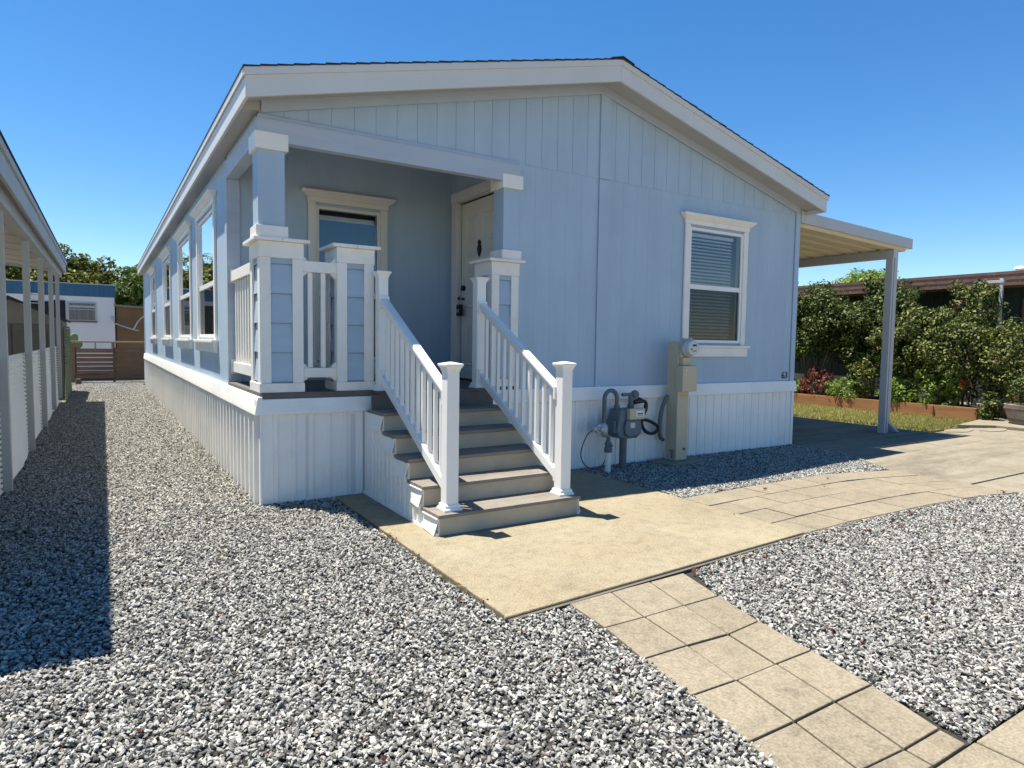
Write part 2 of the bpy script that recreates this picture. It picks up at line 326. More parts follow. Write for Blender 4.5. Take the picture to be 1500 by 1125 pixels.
# gravel: a bed sheet plus scattered crushed stones (geometry nodes); many stones, nobody could count them
def stone_tree(name, dens_near, dens_far, size):
    ng = bpy.data.node_groups.new(name, 'GeometryNodeTree')
    ng.interface.new_socket('Geometry', in_out='INPUT', socket_type='NodeSocketGeometry')
    ng.interface.new_socket('Geometry', in_out='OUTPUT', socket_type='NodeSocketGeometry')
    n = ng.nodes; l = ng.links
    gi = n.new('NodeGroupInput'); go = n.new('NodeGroupOutput')
    pos = n.new('GeometryNodeInputPosition'); sx = n.new('ShaderNodeSeparateXYZ'); l.new(pos.outputs[0], sx.inputs[0])
    mr = n.new('ShaderNodeMapRange'); mr.inputs['From Min'].default_value = 1.; mr.inputs['From Max'].default_value = 8.
    mr.inputs['To Min'].default_value = dens_near; mr.inputs['To Max'].default_value = dens_far; l.new(sx.outputs[1], mr.inputs[0])
    dp = n.new('GeometryNodeDistributePointsOnFaces'); l.new(gi.outputs[0], dp.inputs['Mesh']); l.new(mr.outputs[0], dp.inputs['Density'])
    join = n.new('GeometryNodeJoinGeometry')
    g2i = n.new('GeometryNodeGeometryToInstance')
    for k in range(7):
        ico = n.new('GeometryNodeMeshIcoSphere'); ico.inputs['Radius'].default_value = 1; ico.inputs['Subdivisions'].default_value = 2
        p2 = n.new('GeometryNodeInputPosition'); nz = n.new('ShaderNodeTexNoise'); nz.noise_dimensions = '4D'
        nz.inputs['W'].default_value = 3.7*k+1; nz.inputs['Scale'].default_value = .95; nz.inputs['Detail'].default_value = 1.5
        l.new(p2.outputs[0], nz.inputs['Vector'])
        sub = n.new('ShaderNodeVectorMath'); sub.operation = 'SUBTRACT'; l.new(nz.outputs['Color'], sub.inputs[0]); sub.inputs[1].default_value = (.5,.5,.5)
        sc = n.new('ShaderNodeVectorMath'); sc.operation = 'MULTIPLY'; l.new(sub.outputs[0], sc.inputs[0]); sc.inputs[1].default_value = (2.3,2.3,2.3)
        sp = n.new('GeometryNodeSetPosition'); l.new(ico.outputs['Mesh'], sp.inputs['Geometry']); l.new(sc.outputs[0], sp.inputs['Offset'])
        tr = n.new('GeometryNodeTransform'); l.new(sp.outputs[0], tr.inputs['Geometry'])
        tr.inputs['Scale'].default_value = (size*random.uniform(1.1,1.5), size*random.uniform(.65,.9), size*random.uniform(.5,.7))
        sm = n.new('GeometryNodeSetMaterial'); sm.inputs['Material'].default_value = M['stone']; l.new(tr.outputs[0], sm.inputs['Geometry'])
        l.new(sm.outputs[0], g2i.inputs[0])
    ip = n.new('GeometryNodeInstanceOnPoints'); l.new(dp.outputs['Points'], ip.inputs['Points']); l.new(g2i.outputs[0], ip.inputs['Instance'])
    ip.inputs['Pick Instance'].default_value = True
    rv = n.new('FunctionNodeRandomValue'); rv.data_type = 'FLOAT_VECTOR'; rv.inputs['Min'].default_value = (-.85,-.85,0); rv.inputs['Max'].default_value = (.85,.85,6.28)
    l.new(rv.outputs[0], ip.inputs['Rotation'])
    rs = n.new('FunctionNodeRandomValue'); rs.data_type = 'FLOAT'
    for s in rs.inputs:
        if s.type == 'VALUE' and s.name == 'Min': s.default_value = .5
        if s.type == 'VALUE' and s.name == 'Max': s.default_value = 1.3
    rs.inputs['Seed'].default_value = 5
    l.new([o for o in rs.outputs if o.type == 'VALUE'][0], ip.inputs['Scale'])
    ti = n.new('GeometryNodeTranslateInstances'); l.new(ip.outputs[0], ti.inputs[0]); 
    rz = n.new('FunctionNodeRandomValue'); rz.data_type = 'FLOAT_VECTOR'; rz.inputs['Min'].default_value = (0,0,.0); rz.inputs['Max'].default_value = (0,0,.018); rz.inputs['Seed'].default_value = 9
    l.new(rz.outputs[0], ti.inputs['Translation']); ti.inputs['Local Space'].default_value = False
    j2 = n.new('GeometryNodeJoinGeometry'); l.new(gi.outputs[0], j2.inputs[0]); l.new(ti.outputs[0], j2.inputs[0])
    l.new(j2.outputs[0], go.inputs[0])
    return ng
def gravel(poly, z, dn, df, size=.0088):
    mb = MB(); mb.add([(x,y,z) for x,y in poly], [tuple(range(len(poly)))])
    o = tag(build('gravel', mb, M['bed']), kind='stuff')
    md = o.modifiers.new('stones','NODES'); md.node_group = stone_tree('gravel_stones', dn, df, size)
    return o
GZ = -.026
gravel([(-2.70,-4.77),(.745,-4.77),(.88,-4.0),(.985,-3.06),(.575,-3.06),(.60,-.02),(.02,-.02),(.02,16.8),(2.5,16.8),(2.5,18.4),(-2.0,18.4),(-2.0,4),(-2.70,1.4)], GZ, 6000, 3000)
gravel([(1.52,-4.77),(1.64,-4.05),(1.80,-3.37),(2.02,-2.99),(3.37,-2.89),(3.95,-2.86),(5.3,-2.9),(6.1,-2.97),(6.60,-3.1),(6.62,-4.77)], GZ, 6000, 6000)
gravel([(3.40,-1.60),(4.4,-1.56),(5.7,-1.57),(6.62,-1.78),(7.25,-.9),(7.30,-.02),(3.40,-.02)], GZ+.005, 6000, 6000)

# ---- footpath pavers: corner points on the ground in metres
rows = [[(0.99, -3.038), (1.303, -3.025), (1.612, -3.017), (1.906, -3.01)],
        [(0.964, -3.372), (1.227, -3.378), (1.525, -3.375), (1.804, -3.374)],
        [(0.899, -3.713), (1.177, -3.721), (1.445, -3.738), (1.712, -3.714)],
        [(0.854, -4.041), (1.116, -4.053), (1.386, -4.051), (1.647, -4.053)],
        [(0.793, -4.366), (1.056, -4.371), (1.322, -4.369), (1.584, -4.373)],
        [(0.721, -4.658), (0.988, -4.663), (1.241, -4.679), (1.488, -4.682)],
        [(0.724, -4.733), (0.974, -4.738), (1.233, -4.75), (1.475, -4.744)]]
def paver(quad, z0, z1, mi, label, group, gap=.0065):
    cx = sum(q[0] for q in quad)/4; cy = sum(q[1] for q in quad)/4
    q2 = []
    for x,y in quad:
        d = math.hypot(x-cx,y-cy); k = (d-gap)/d; q2.append((cx+(x-cx)*k, cy+(y-cy)*k))
    dz = random.uniform(-.003,.003)
    o = build('paver', MB().prism(q2,'z',z0,z1+dz), M['pavers'][mi], None, .004)
    o.rotation_euler = (0,0,0)
    return tag(o, label, 'paver', group)
rn = ['nearest the front slab','second from the front slab','third from the front slab','fourth from the front slab','fifth from the front slab','narrow cut row at the sidewalk']
cn = ['left','middle','right']
for r in range(6):
    for c in range(3):
        q = [rows[r][c], rows[r][c+1], rows[r+1][c+1], rows[r+1][c]]
        if r == 5: q[2] = (q[2][0],-4.778); q[3] = (q[3][0],-4.778)
        paver(q, -.07, -.008, (r*2+c*3+(r*c)%2)%3, 'square tan footpath paver, %s column, row %s' % (cn[c], rn[r]), 'pavers of the footpath')
# joint bed under the pavers
struct('path_bed', ground_slab([(.745,-4.77),(.88,-4.0),(.985,-3.06),(2.02,-2.99),(1.80,-3.37),(1.64,-4.05),(1.52,-4.77)], -.085, -.028), M['bed'])
def yb(x): return np.interp(x, [3.38,4.4,5.7,6.62], [-1.60,-1.545,-1.55,-1.80])
def yf(x): return np.interp(x, [3.38,3.95,5.3,6.1,6.62], [-2.86,-2.83,-2.868,-2.94,-3.07])
struct('walkway_bed', ground_slab([(x,float(yb(x))) for x in np.linspace(3.39,6.6,9)]+[(x,float(yf(x))) for x in np.linspace(6.6,3.39,9)], -.085, -.03), M['bed'])
rw = ['back row by the gravel bed','second row','third row','front row by the edging']
for r in range(4):
    off = [0,.22,.08,.3][r]
    xs = [3.395]; x = 3.395+.45-off*.9
    while x < 6.45: xs.append(x); x += .455+random.uniform(-.015,.015)
    xs.append(6.6)
    for k in range(len(xs)-1):
        a,b = xs[k], xs[k+1]
        def pt(x,t): return (x, float(yb(x))*(1-t)+float(yf(x))*t)
        q = [pt(a,r/4),pt(b,r/4),pt(b,(r+1)/4),pt(a,(r+1)/4)]
        o = paver(q, -.07, -.010, (k*2+r)%3, 'tan walkway paver, %s, number %d counted from the front slab' % (rw[r],k+1), 'pavers of the walkway to the driveway', .008)

# ------------------------------------------------------------------ the blue house
W, LEN = 7.3, 16.7
OS, OF = .155, .31
SL = .249
ZE = 3.28
def zs(x): return ZE+SL*(min(x,W-x)+OS)      # underside line of the fascia
home = thing('mobile_home', 'pale blue single-storey home with white trim, gable roof and front porch', 'house', (W/2, 6, 0))

# front wall: boards 0.2 m wide with real grooves, on a backing 8 mm behind
WX0,WX1,WZ0,WZ1 = 5.09,6.10,1.44,2.88      # front window hole
XR = 2.575                                 # right side of the porch opening
fw = MB()
def strip(mb, x0, x1, z0, z1f, y0, y1, gap):
    a,b = x0+gap/2, x1-gap/2
    pts = [(a,z0),(b,z0)]
    if callable(z1f):
        pts.append((b,z1f(b)))
        if a < W/2 < b: pts.append((W/2,z1f(W/2)))
        pts.append((a,z1f(a)))
    else: pts += [(b,z1f),(a,z1f)]
    mb.prism(pts,'y',y0,y1)
top = lambda x: zs(x)+.045
JX = 3.62
# backing
fw.prism([(.02,3.2),(W-.02,3.2),(W-.02,top(W)),(W/2,top(W/2)),(.02,top(0))],'y',.0062,.10)
fw.box(XR,WX0,.0062,.10,.9,3.199); fw.box(WX1,W-.02,.0062,.10,.9,3.199); fw.box(WX0,WX1,.0062,.10,.9,WZ0); fw.box(WX0,WX1,.0062,.10,WZ1,3.199)
# gable boards
x = 0.0
while x < W-.01:
    a,b = x, min(x+.2033,W)
    for (p,q) in ([(a,min(b,JX-.008)),(max(a,JX+.008),b)] if a < JX < b else [(a,b)]):
        if q-p > .02: strip(fw,p,q,3.262 if p > 2.5 else 3.19,top,.0015,.0055,.0045)
    x += .2033
# lower boards, shallow grooves
x = XR
while x < W-.01:
    a,b = x, min(x+.2033,W)
    for (p,q) in ([(a,JX-.008),(JX+.008,b)] if a < JX < b else [(a,b)]):
        if q-p < .02: continue
        if q <= WX0 or p >= WX1: strip(fw,p,q,.9,3.252,.0042,.0055,.0015)
        else:
            strip(fw,p,q,.9,WZ0,.0042,.0055,.0015); strip(fw,p,q,WZ1,3.252,.0042,.0055,.0015)
            if p < WX0: strip(fw,p,WX0,WZ0,WZ1,.0042,.0055,.0015)
            if q > WX1: strip(fw,WX1,q,WZ0,WZ1,.0042,.0055,.0015)
    x += .2033
build('front_wall', fw, M['siding'], home)
bt = MB(); bt.box(JX+.012,JX+.165,-.012,-.0005,.905,3.255); bt.prism([(JX+.012,3.262),(JX+.165,3.262),(JX+.165,zs(JX+.165)+.03),(W/2,zs(W/2)+.03),(JX+.012,zs(JX+.012)+.03)],'y',-.012,-.0005)
bt.box(W-.085,W+.012,-.014,-.0005,.905,zs(W)+.0)
pieces('wall_batten', bt, M['siding'], home, .003)
gt = MB()   # thin moulding where the gable meets the soffit
for xa,xb in ((.02,W/2),(W/2,W-.02)):
    gt.prism([(xa,zs(xa)-.045),(xb,zs(xb)-.045),(xb,zs(xb)+.05),(xa,zs(xa)+.05)],'y',-.022,-.013)
pieces('gable_moulding', gt, M['trimblue'], home)

# side walls, rear wall, inner shell
def holes_side(): return [(2.47,3.93),(4.85,6.43),(8.05,9.53),(11.98,13.42)]
HZ0,HZ1 = 1.42,2.92
sw = MB(); prev = 1.6
for (a,b) in holes_side()+[(LEN,LEN)]:
    y = prev
    while y < a-.001:
        e = min(y+.4066,a); sw.box(0,.012,y+.002,e-.002,.9,3.33); y = e
    sw.box(.0122,.1,prev,a,.9,3.33)
    if b > a: sw.box(0,.1,a,b,.9,HZ0); sw.box(0,.1,a,b,HZ1,3.33)
    prev = b
sw.box(0,.1,.1,1.6,3.262,3.33)
build('side_wall', sw, M['siding_x'], home)
rwall = MB(); rwall.box(W-.1,W,.1,LEN,.9,3.33); rwall.prism([(0,.9),(W,.9),(W,3.33),(W/2,top(W/2)),(0,3.33)],'y',LEN,LEN+.1)
build('rear_wall', rwall, M['siding_x'], home)
pw = MB()    # porch back wall and the wall that holds the door
BY = 1.6
BX0,BX1,BZ0,BZ1 = .91,1.66,1.18,2.90
x = .0
while x < 2.59:
    a,b = x,min(x+.2033,2.62)
    segs = [(a,b)] if (b <= BX0 or a >= BX1) else ([(a,BX0)] if a < BX0 < b else [])+([(BX1,b)] if a < BX1 < b else [])
    T = lambda x: zs(x)+.019
    for p,q in segs: pw.prism([(p+.0012,.94),(q-.0012,.94),(q-.0012,T(q)),(p+.0012,T(p))],'y',BY+.0036,BY+.0052)
    if b > BX0 and a < BX1:
        p,q = max(a,BX0),min(b,BX1); pw.box(p+.001,q-.001,BY+.0036,BY+.0052,.94,BZ0); pw.prism([(p+.001,BZ1),(q-.001,BZ1),(q-.001,T(q)),(p+.001,T(p))],'y',BY+.0036,BY+.0052)
    x += .2033
for p,q in ((.0,BX0),(BX1,2.62)): pw.prism([(p,.94),(q,.94),(q,T(q)),(p,T(p))],'y',BY+.0055,BY+.1)
pw.box(BX0,BX1,BY+.0055,BY+.1,.94,BZ0); pw.prism([(BX0,BZ1),(BX1,BZ1),(BX1,T(BX1)),(BX0,T(BX0))],'y',BY+.0055,BY+.1)
pw.box(2.592,2.69,.1,.44,.94,3.93); pw.box(2.592,2.69,1.42,BY,.94,3.93); pw.box(2.592,2.69,.44,1.42,3.11,3.93)
build('porch_wall', pw, M['siding'], home)
build('porch_ceiling', MB().prism([(.1,zs(.1)+.02),(2.69,zs(2.69)+.02),(2.69,zs(2.69)+.04),(.1,zs(.1)+.04)],'y',.1,BY+.1), M['siding'], home)
build('room_lining', MB().box(.12,W-.12,4.4,4.45,.9,3.4).box(2.8,2.85,.2,4.4,.9,3.4).box(.12,W-.12,.12,LEN-.1,.86,.9).box(.7,.75,4.5,LEN-.2,.9,3.4), M['room'], home)
# trim of the porch opening
tb = MB()
tb.box(-.018,2.56,-.035,.06,3.055,3.235)                # front beam
tb.box(-.018,.10,.061,1.6,3.055,3.235)                  # side beam
tb.box(-.010,2.56,-.020,-.0005,3.236,3.266)
build('porch_beam', tb, M['trimblue'], home, .004)
tc2 = MB(); tc2.box(-.012,.118,BY-.022,BY-.001,.95,3.054); tc2.box(-.014,-.0005,BY-.021,BY+.10,.95,3.25); tc2.box(-.018,.02,LEN-.05,LEN+.11,.92,3.3)
pieces('corner_board', tc2, M['trimblue'], home, .003)

# roof, fascia, soffit
rf = MB(); TH = .222
def roofz(x): return zs(x)+TH+.012
NS = 64
XE = W+OS+.02
ys = [-OF-.02, LEN+.33]
half = [(-OS-.02, zs(-OS-.02)+TH+.006)]
for i,(xa,xb) in enumerate(((-OS-.02,W/2),(XE,W/2))):
    course = 30
    for k in range(course):
        t0,t1 = k/course,(k+1)/course
        x0 = xa+(xb-xa)*t0; x1 = xa+(xb-xa)*t1
        z0 = zs(x0)+TH+.012; z1 = zs(x1)+TH+.004
        pts = [(x0,z0-.012),(x0,z0+.004),(x1,z1+.004),(x1,z1-.008)]
        rf.prism(pts,'y',ys[0]-(.004 if k%2 else 0)-random.uniform(0,.006),ys[1])
rf.prism([(W/2-.16,roofz(W/2-.16)),(W/2,roofz(W/2)+.004),(W/2+.16,roofz(W/2+.16)),(W/2+.16,roofz(W/2+.16)+.012),(W/2,roofz(W/2)+.018),(W/2-.16,roofz(W/2-.16)+.012)],'y',ys[0]-.012,ys[1])
build('roof', rf, M['shingle'], home)
fa = MB(); fb = MB()
for xa,xb in ((-OS,W/2-.0008),(W/2+.0008,W+OS)):
    fa.prism([(xa,zs(xa)),(xb,zs(xb)),(xb,zs(xb)+.165),(xa,zs(xa)+.165)],'y',-OF,-OF+.03)
    fb.prism([(xa-.012 if xa<0 else xa,zs(xa)+.160),(xb if xb<5 else xb+.012,zs(xb)+.160),(xb if xb<5 else xb+.012,zs(xb)+TH+.003),(xa-.012 if xa<0 else xa,zs(xa)+TH+.003)],'y',-OF-.018,-OF+.02)
for x0,x1 in ((-OS,-OS+.025),(W+OS-.025,W+OS)):
    fa.box(x0,x1,-OF+.031,LEN+.3,ZE+.0,ZE+.16); 
fb.box(-OS-.016,-OS+.02,-OF+.021,LEN+.3,ZE+.161,ZE+TH); fb.box(W+OS-.02,W+OS+.016,-OF+.021,LEN+.3,ZE+.161,ZE+TH)
pieces('fascia', fa, M['fascia'], home, .003)
pieces('fascia_cap', fb, M['fascia'], home, .002)
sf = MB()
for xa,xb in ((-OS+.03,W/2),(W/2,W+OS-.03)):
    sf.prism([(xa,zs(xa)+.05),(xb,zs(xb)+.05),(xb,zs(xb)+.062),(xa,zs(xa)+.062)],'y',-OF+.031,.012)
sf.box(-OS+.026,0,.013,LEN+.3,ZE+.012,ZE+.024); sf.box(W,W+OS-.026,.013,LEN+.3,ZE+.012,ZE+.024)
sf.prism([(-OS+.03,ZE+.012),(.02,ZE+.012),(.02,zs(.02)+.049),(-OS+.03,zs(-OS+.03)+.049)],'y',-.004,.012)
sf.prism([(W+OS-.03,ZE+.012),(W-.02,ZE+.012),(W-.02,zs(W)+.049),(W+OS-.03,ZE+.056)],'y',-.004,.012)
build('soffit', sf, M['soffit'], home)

# skirting with vertical ribs
def ribbed(mb, s0, s1, z0, z1, place, period=.203, d=.016):
    prof = []; s = s0
    while s < s1:
        for ds,dd in ((0,0),(.118,0),(.128,d),(.172,d),(.182,0),(.196,0),(.1965,-.004),(.2005,-.004),(.201,0)):
            ds *= period/.203
            if s+ds <= s1: prof.append((s+ds,dd))
        s += period
    prof.append((s1,0))
    vs = []
    for p,dd in prof: vs += [place(p,dd,z0), place(p,dd,z1)]
    fs = [(2*i,2*i+2,2*i+3,2*i+1) for i in range(len(prof)-1)]
    mb.add(vs, fs)
sk = MB()
ribbed(sk, 0, .98, -.06, .80, lambda s,d,z: (s,-d,z), .152, .012)
ribbed(sk, 2.05, W, -.06, .80, lambda s,d,z: (s,-d,z), .152, .012)
def sideplace(s,d,z): return (-d,LEN-s,z)
ribbed(sk, 0, LEN, -.06, .80, sideplace, .203, .048)
ribbed(sk, 0, LEN, -.06, .80, lambda s,d,z: (W+d,s,z))
pieces('skirting', sk, M['skirt'], home)
st = MB()
def capprof(mb, ax, a, b, sgn, off):
    pr = [(off+0,.93),(off-.030*sgn,.925),(off-.034*sgn,.905),(off-.052*sgn,.80),(off-.055*sgn,.768),(off-.045*sgn,.762),(off-.018*sgn,.785),(off,.785)]
    mb.prism(pr, ax, a, b)
st.prism([(0.02,.90),(-.030,.898),(-.034,.886),(-.052,.795),(-.055,.768),(-.047,.762),(-.02,.785),(.02,.785)],'x',-.05,.985)
st.prism([(0.0,.92),(-.030,.918),(-.034,.900),(-.046,.80),(-.050,.772),(-.042,.766),(-.02,.785),(0,.785)],'x',2.22,W+.03)
for i in range(5):
    y0 = -.051+i*3.36; y1 = min(y0+3.356,LEN+.02)
    st.prism([(0.0,.92),(-.036,.918),(-.042,.892),(-.058,.80),(-.062,.768),(-.054,.760),(-.02,.785),(0,.785)],'y',y0,y1)
pieces('skirting_cap', st, M['skirt'], home, .002)
sb = MB(); sb.box(.0,.985,-.022,-.0165,-.05,-.02); sb.box(2.05,W,-.02,-.0165,-.05,-.012); sb.box(-.018,0.004,-.02,.03,-.06,.80); sb.box(W-.03,W+.018,-.020,.03,-.06,.80)
pieces('skirting_corner', sb, M['skirt'], home, .003)
hole = paint('vent_hole_grey',(.34,.345,.35),.7,bump=0)
for x0 in (.437,.843):
    vh = MB()
    for i in range(62):
        for k in range(4):
            xx = x0+.012*k+(.006 if i%2 else 0)-.068; zz = .01+i*.0118
            vh.box(xx,xx+.0062,-.0012,.0,zz,zz+.0062)
    build('vent_perforation', vh, hole, home)

# windows ---------------------------------------------------------------
def window(place, a0, a1, z0, z1, zm, mtrim, blinds=False, crown=True, apron=True, mframe=None, label=None, sill_over=.06):
    """place(s,d,z): s along the wall, d outwards. a0..a1 x z0..z1 is the hole"""
    mframe = mframe or M['vinyl']
    def bx(mb, s0,s1,d0,d1,z0,z1):
        p = place(s0,d0,z0); q = place(s1,d1,z1); mb.box(p[0],q[0],p[1],q[1],p[2],q[2])
    cw = .085; f = .036
    fr = MB(); O = [(a0,z0),(a1,z0),(a1,z1),(a0,z1)]; I = [(a0+f,z0+f),(a1-f,z0+f),(a1-f,z1-f),(a0+f,z1-f)]
    vv = [place(p[0],d,p[1]) for d in (.012,-.07) for p in O+I]; ff = []
    for k in range(4):
        j = (k+1)%4; ff += [(k,j,4+j,4+k),(8+j,8+k,12+k,12+j),(j,k,8+k,8+j),(4+k,4+j,12+j,12+k)]
    fr.add(vv,ff)
    win = build('window', fr, mframe, home, .003)
    if label: win['label'] = label
    ml = MB(); bx(ml,a0+f,a1-f,-.06,.006,zm-.03,zm+.03); build('meeting_rail', ml, mframe, win, .003)
    cas = MB(); bx(cas,a0-cw,a0,.001,.028,z0-.03,z1+.03); bx(cas,a1,a1+cw,.001,.028,z0-.03,z1+.03)
    pieces('casing', cas, mtrim, win, .003)
    hd = MB(); bx(hd,a0-cw-.01,a1+cw+.01,.001,.034,z1+.031,z1+.085)
    build('header', hd, mtrim, win, .003)
    cr = MB(); zA,zB,zC = z1+.0852,z1+.138,z1+.158
    ring = [(.012,.036,zA),(.075,.088,zB),(.08,.092,zC)]
    vv = []
    for e,d,zq in ring: vv += [place(a0-cw-e,.001,zq),place(a1+cw+e,.001,zq),place(a1+cw+e,d,zq),place(a0-cw-e,d,zq)]
    ff = [(0,1,2,3),(8,11,10,9)]
    for r_ in (0,4):
        for k in range(4): j=(k+1)%4; ff.append((r_+j,r_+k,r_+4+k,r_+4+j))
    cr.add(vv,ff); build('crown_moulding', cr, mtrim, win, .004)
    sl_ = MB(); bx(sl_,a0-cw-sill_over,a1+cw+sill_over,.001,.075,z0-.062,z0-.031)
    if apron: bx(sl_,a0-cw-.03,a1+cw+.03,.001,.05,z0-.175,z0-.063)
    build('sill', sl_, mtrim, win, .003)
    for nm,d,za,zb in (('upper_pane',-.006,zm+.03,z1-f),('lower_pane',-.014,z0+f,zm-.03)):
        up = MB().quad(place(a0+f,d,za),place(a1-f,d,za),place(a1-f,d,zb),place(a0+f,d,zb)); build(nm, up, M['glass'], win)
    sc = MB(); p = [place(a0+f,-.004,z0+f),place(a1-f,-.004,z0+f),place(a1-f,-.004,zm-.03),place(a0+f,-.004,zm-.03)]; sc.quad(*p)
    build('insect_screen', sc, M['screen'], win)
    if blinds:
        bl = MB(); z = z0+f+.02
        while z < z1-f-.06:
            s0,s1 = a0+f+.01,a1-f-.055
            A = place(s0,-.085,z); B = place(s1,-.085,z+random.uniform(-.002,.002)); Cc = place(s1,-.118,z+.030); D = place(s0,-.118,z+.030)
            bl.quad(A,B,Cc,D); z += .043
        bx(bl,a0+f+.005,a1-f-.05,-.125,-.08,z1-f-.055,z1-f-.015)
        build('blind', bl, M['blind'], win)
    return win
window(lambda s,d,z:(s,-d,z), WX0,WX1,WZ0,WZ1,2.145, M['white'], blinds=True, label='double-hung front window with white blinds')
window(lambda s,d,z:(s,BY-d,z), BX0,BX1,BZ0,BZ1,1.93, M['creamtrim'], mframe=M['creamtrim'], label='shaded porch window with cream trim')
pwin = [o for o in home.children if o.get('label') == 'shaded porch window with cream trim'][0]
build('sky_reflection_sheet', MB().box(BX0+.03,BX1-.03,BY+.115,BY+.12,BZ0,BZ1-.08), paint('sky_reflection_navy',(.03,.10,.19),.7,.1,4,(5,1,.3),bump=0), pwin)  # navy sheet added behind the glass, its colour stands in for reflected sky
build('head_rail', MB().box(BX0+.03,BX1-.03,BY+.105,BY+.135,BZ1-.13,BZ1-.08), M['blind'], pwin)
for (a,b) in holes_side():
    window(lambda s,d,z:(-d,s,z), a,b,HZ0,HZ1,2.06, M['white'])

# door --------------------------------------------------------------------
dx = 2.59; DY0,DY1,DZ0,DZ1 = .46,1.37,.965,3.07
cas = MB()
cas.box(dx-.03,dx,DY1+.015,DY1+.16,.95,DZ1+.03); cas.box(dx-.03,dx,DY0-.13,DY0-.015,.95,DZ1+.03); cas.box(dx-.034,dx,DY0-.14,DY1+.175,DZ1+.031,DZ1+.15)
cas.box(dx-.01,dx+.04,DY1+.0155,DY1+.030,.95,DZ1+.018); cas.box(dx-.01,dx+.04,DY0-.014,DY1+.0155,DZ1+.018,DZ1+.03)
door = MB(); door.box(dx+.035,dx+.07,DY0,DY1,DZ0,DZ1)
dr = build('door', door, M['cream'], home)
pieces('casing', cas, M['creamtrim'], dr, .005)
for (ya,yb2) in ((DY0+.12,DY0+.40),(DY0+.51,DY0+.79)):
    for (za,zb) in ((2.60,2.90),(1.82,2.47),(1.12,1.68)):
        pn = MB(); q = .022
        # sunk moulding ring round a raised field: one connected surface
        lv = [(ya,yb2,za,zb,dx+.0345),(ya+.012,yb2-.012,za+.012,zb-.012,dx+.026),(ya+.034,yb2-.034,za+.034,zb-.034,dx+.0335),(ya+.06,yb2-.06,za+.06,zb-.06,dx+.027)]
        vv = []; ff = []
        for (p,q2,r,s2,xx) in lv: vv += [(xx,p,r),(xx,q2,r),(xx,q2,s2),(xx,p,s2)]
        for k in range(3):
            for i in range(4): j=(i+1)%4; ff.append((4*k+j,4*k+i,4*k+4+i,4*k+4+j))
        ff.append((15,14,13,12)); pn.add(vv,ff); build('panel', pn, M['cream'], dr)
build('dark_gap_backing', MB().box(dx+.071,dx+.075,DY0-.03,DY1+.03,.95,DZ1+.03), M['black'], dr)  # black sheet added behind the door, its colour gives the edge gap its shade
build('threshold', MB().box(dx-.04,dx+.06,DY0-.02,DY1+.02,.951,.966), M['black'], dr)
kn = MB().tube([(dx+.036,DY1-.075,2.06),(dx+.0,DY1-.075,2.06)],.032,14); build('deadbolt', kn, M['black'], dr, smooth=True)
hn = MB().tube([(dx+.036,DY1-.075,1.93),(dx-.02,DY1-.075,1.93)],.014,10); hn.lathe([(.001,-.02),(.024,-.012),(.028,0),(.02,.02),(.001,.026)],(dx-.03,DY1-.075,1.93),12)
build('handle', hn, M['black'], dr, smooth=True)
kk = MB()
pr = [(.0,.10),(.022,.085),(.03,.06),(.016,.045),(.036,.02),(.040,-.01),(.03,-.05),(.014,-.075),(.0,-.10)]
kk.prism([(DY0+.455+y,2.50+z) for y,z in pr]+[(DY0+.455-y,2.50+z) for y,z in pr[::-1][1:-1]],'x',dx+.012,dx+.034)
build('knocker', kk, M['black'], dr, .006)
lb = thing('lockbox', 'black key lockbox hanging from the cream front door handle', 'lockbox', (dx-.03,DY1-.075,1.75))
b1 = MB().box(dx-.055,dx-.005,DY1-.12,DY1-.03,1.72,1.86); build('case', b1, M['black'], lb, .012)
b2 = MB().tube([(dx-.03,DY1-.105,1.86),(dx-.03,DY1-.105,1.93),(dx-.03,DY1-.09,1.955),(dx-.03,DY1-.06,1.955),(dx-.03,DY1-.045,1.93),(dx-.03,DY1-.045,1.86)],.006,8); build('shackle', b2, M['steel'], lb, smooth=True)
b3 = MB()
for i in range(3):
    b3.box(dx-.058,dx-.0553,DY1-.105+.022*i,DY1-.09+.022*i,1.765,1.80)
build('dial', b3, M['steel'], lb)

# porch floor -------------------------------------------------------------
dk = MB(); y = -.02
dk.box(-.015,2.575,-.03,.0,.902,.949); 
k = 0
while y < 1.59:
    dk.box(0.0,2.58,y+.003,min(y+.137,1.598),.925,.951+.0006*(k%2)); y += .14; k += 1
dk.box(0.0,2.58,0,1.6,.90,.924); dk.box(-.015,-.001,.0,1.6,.902,.949)
dk.box(.985,2.19,-.20,-.031,.925,.951); 
build('porch_deck', dk, M['deck'], home, .003)

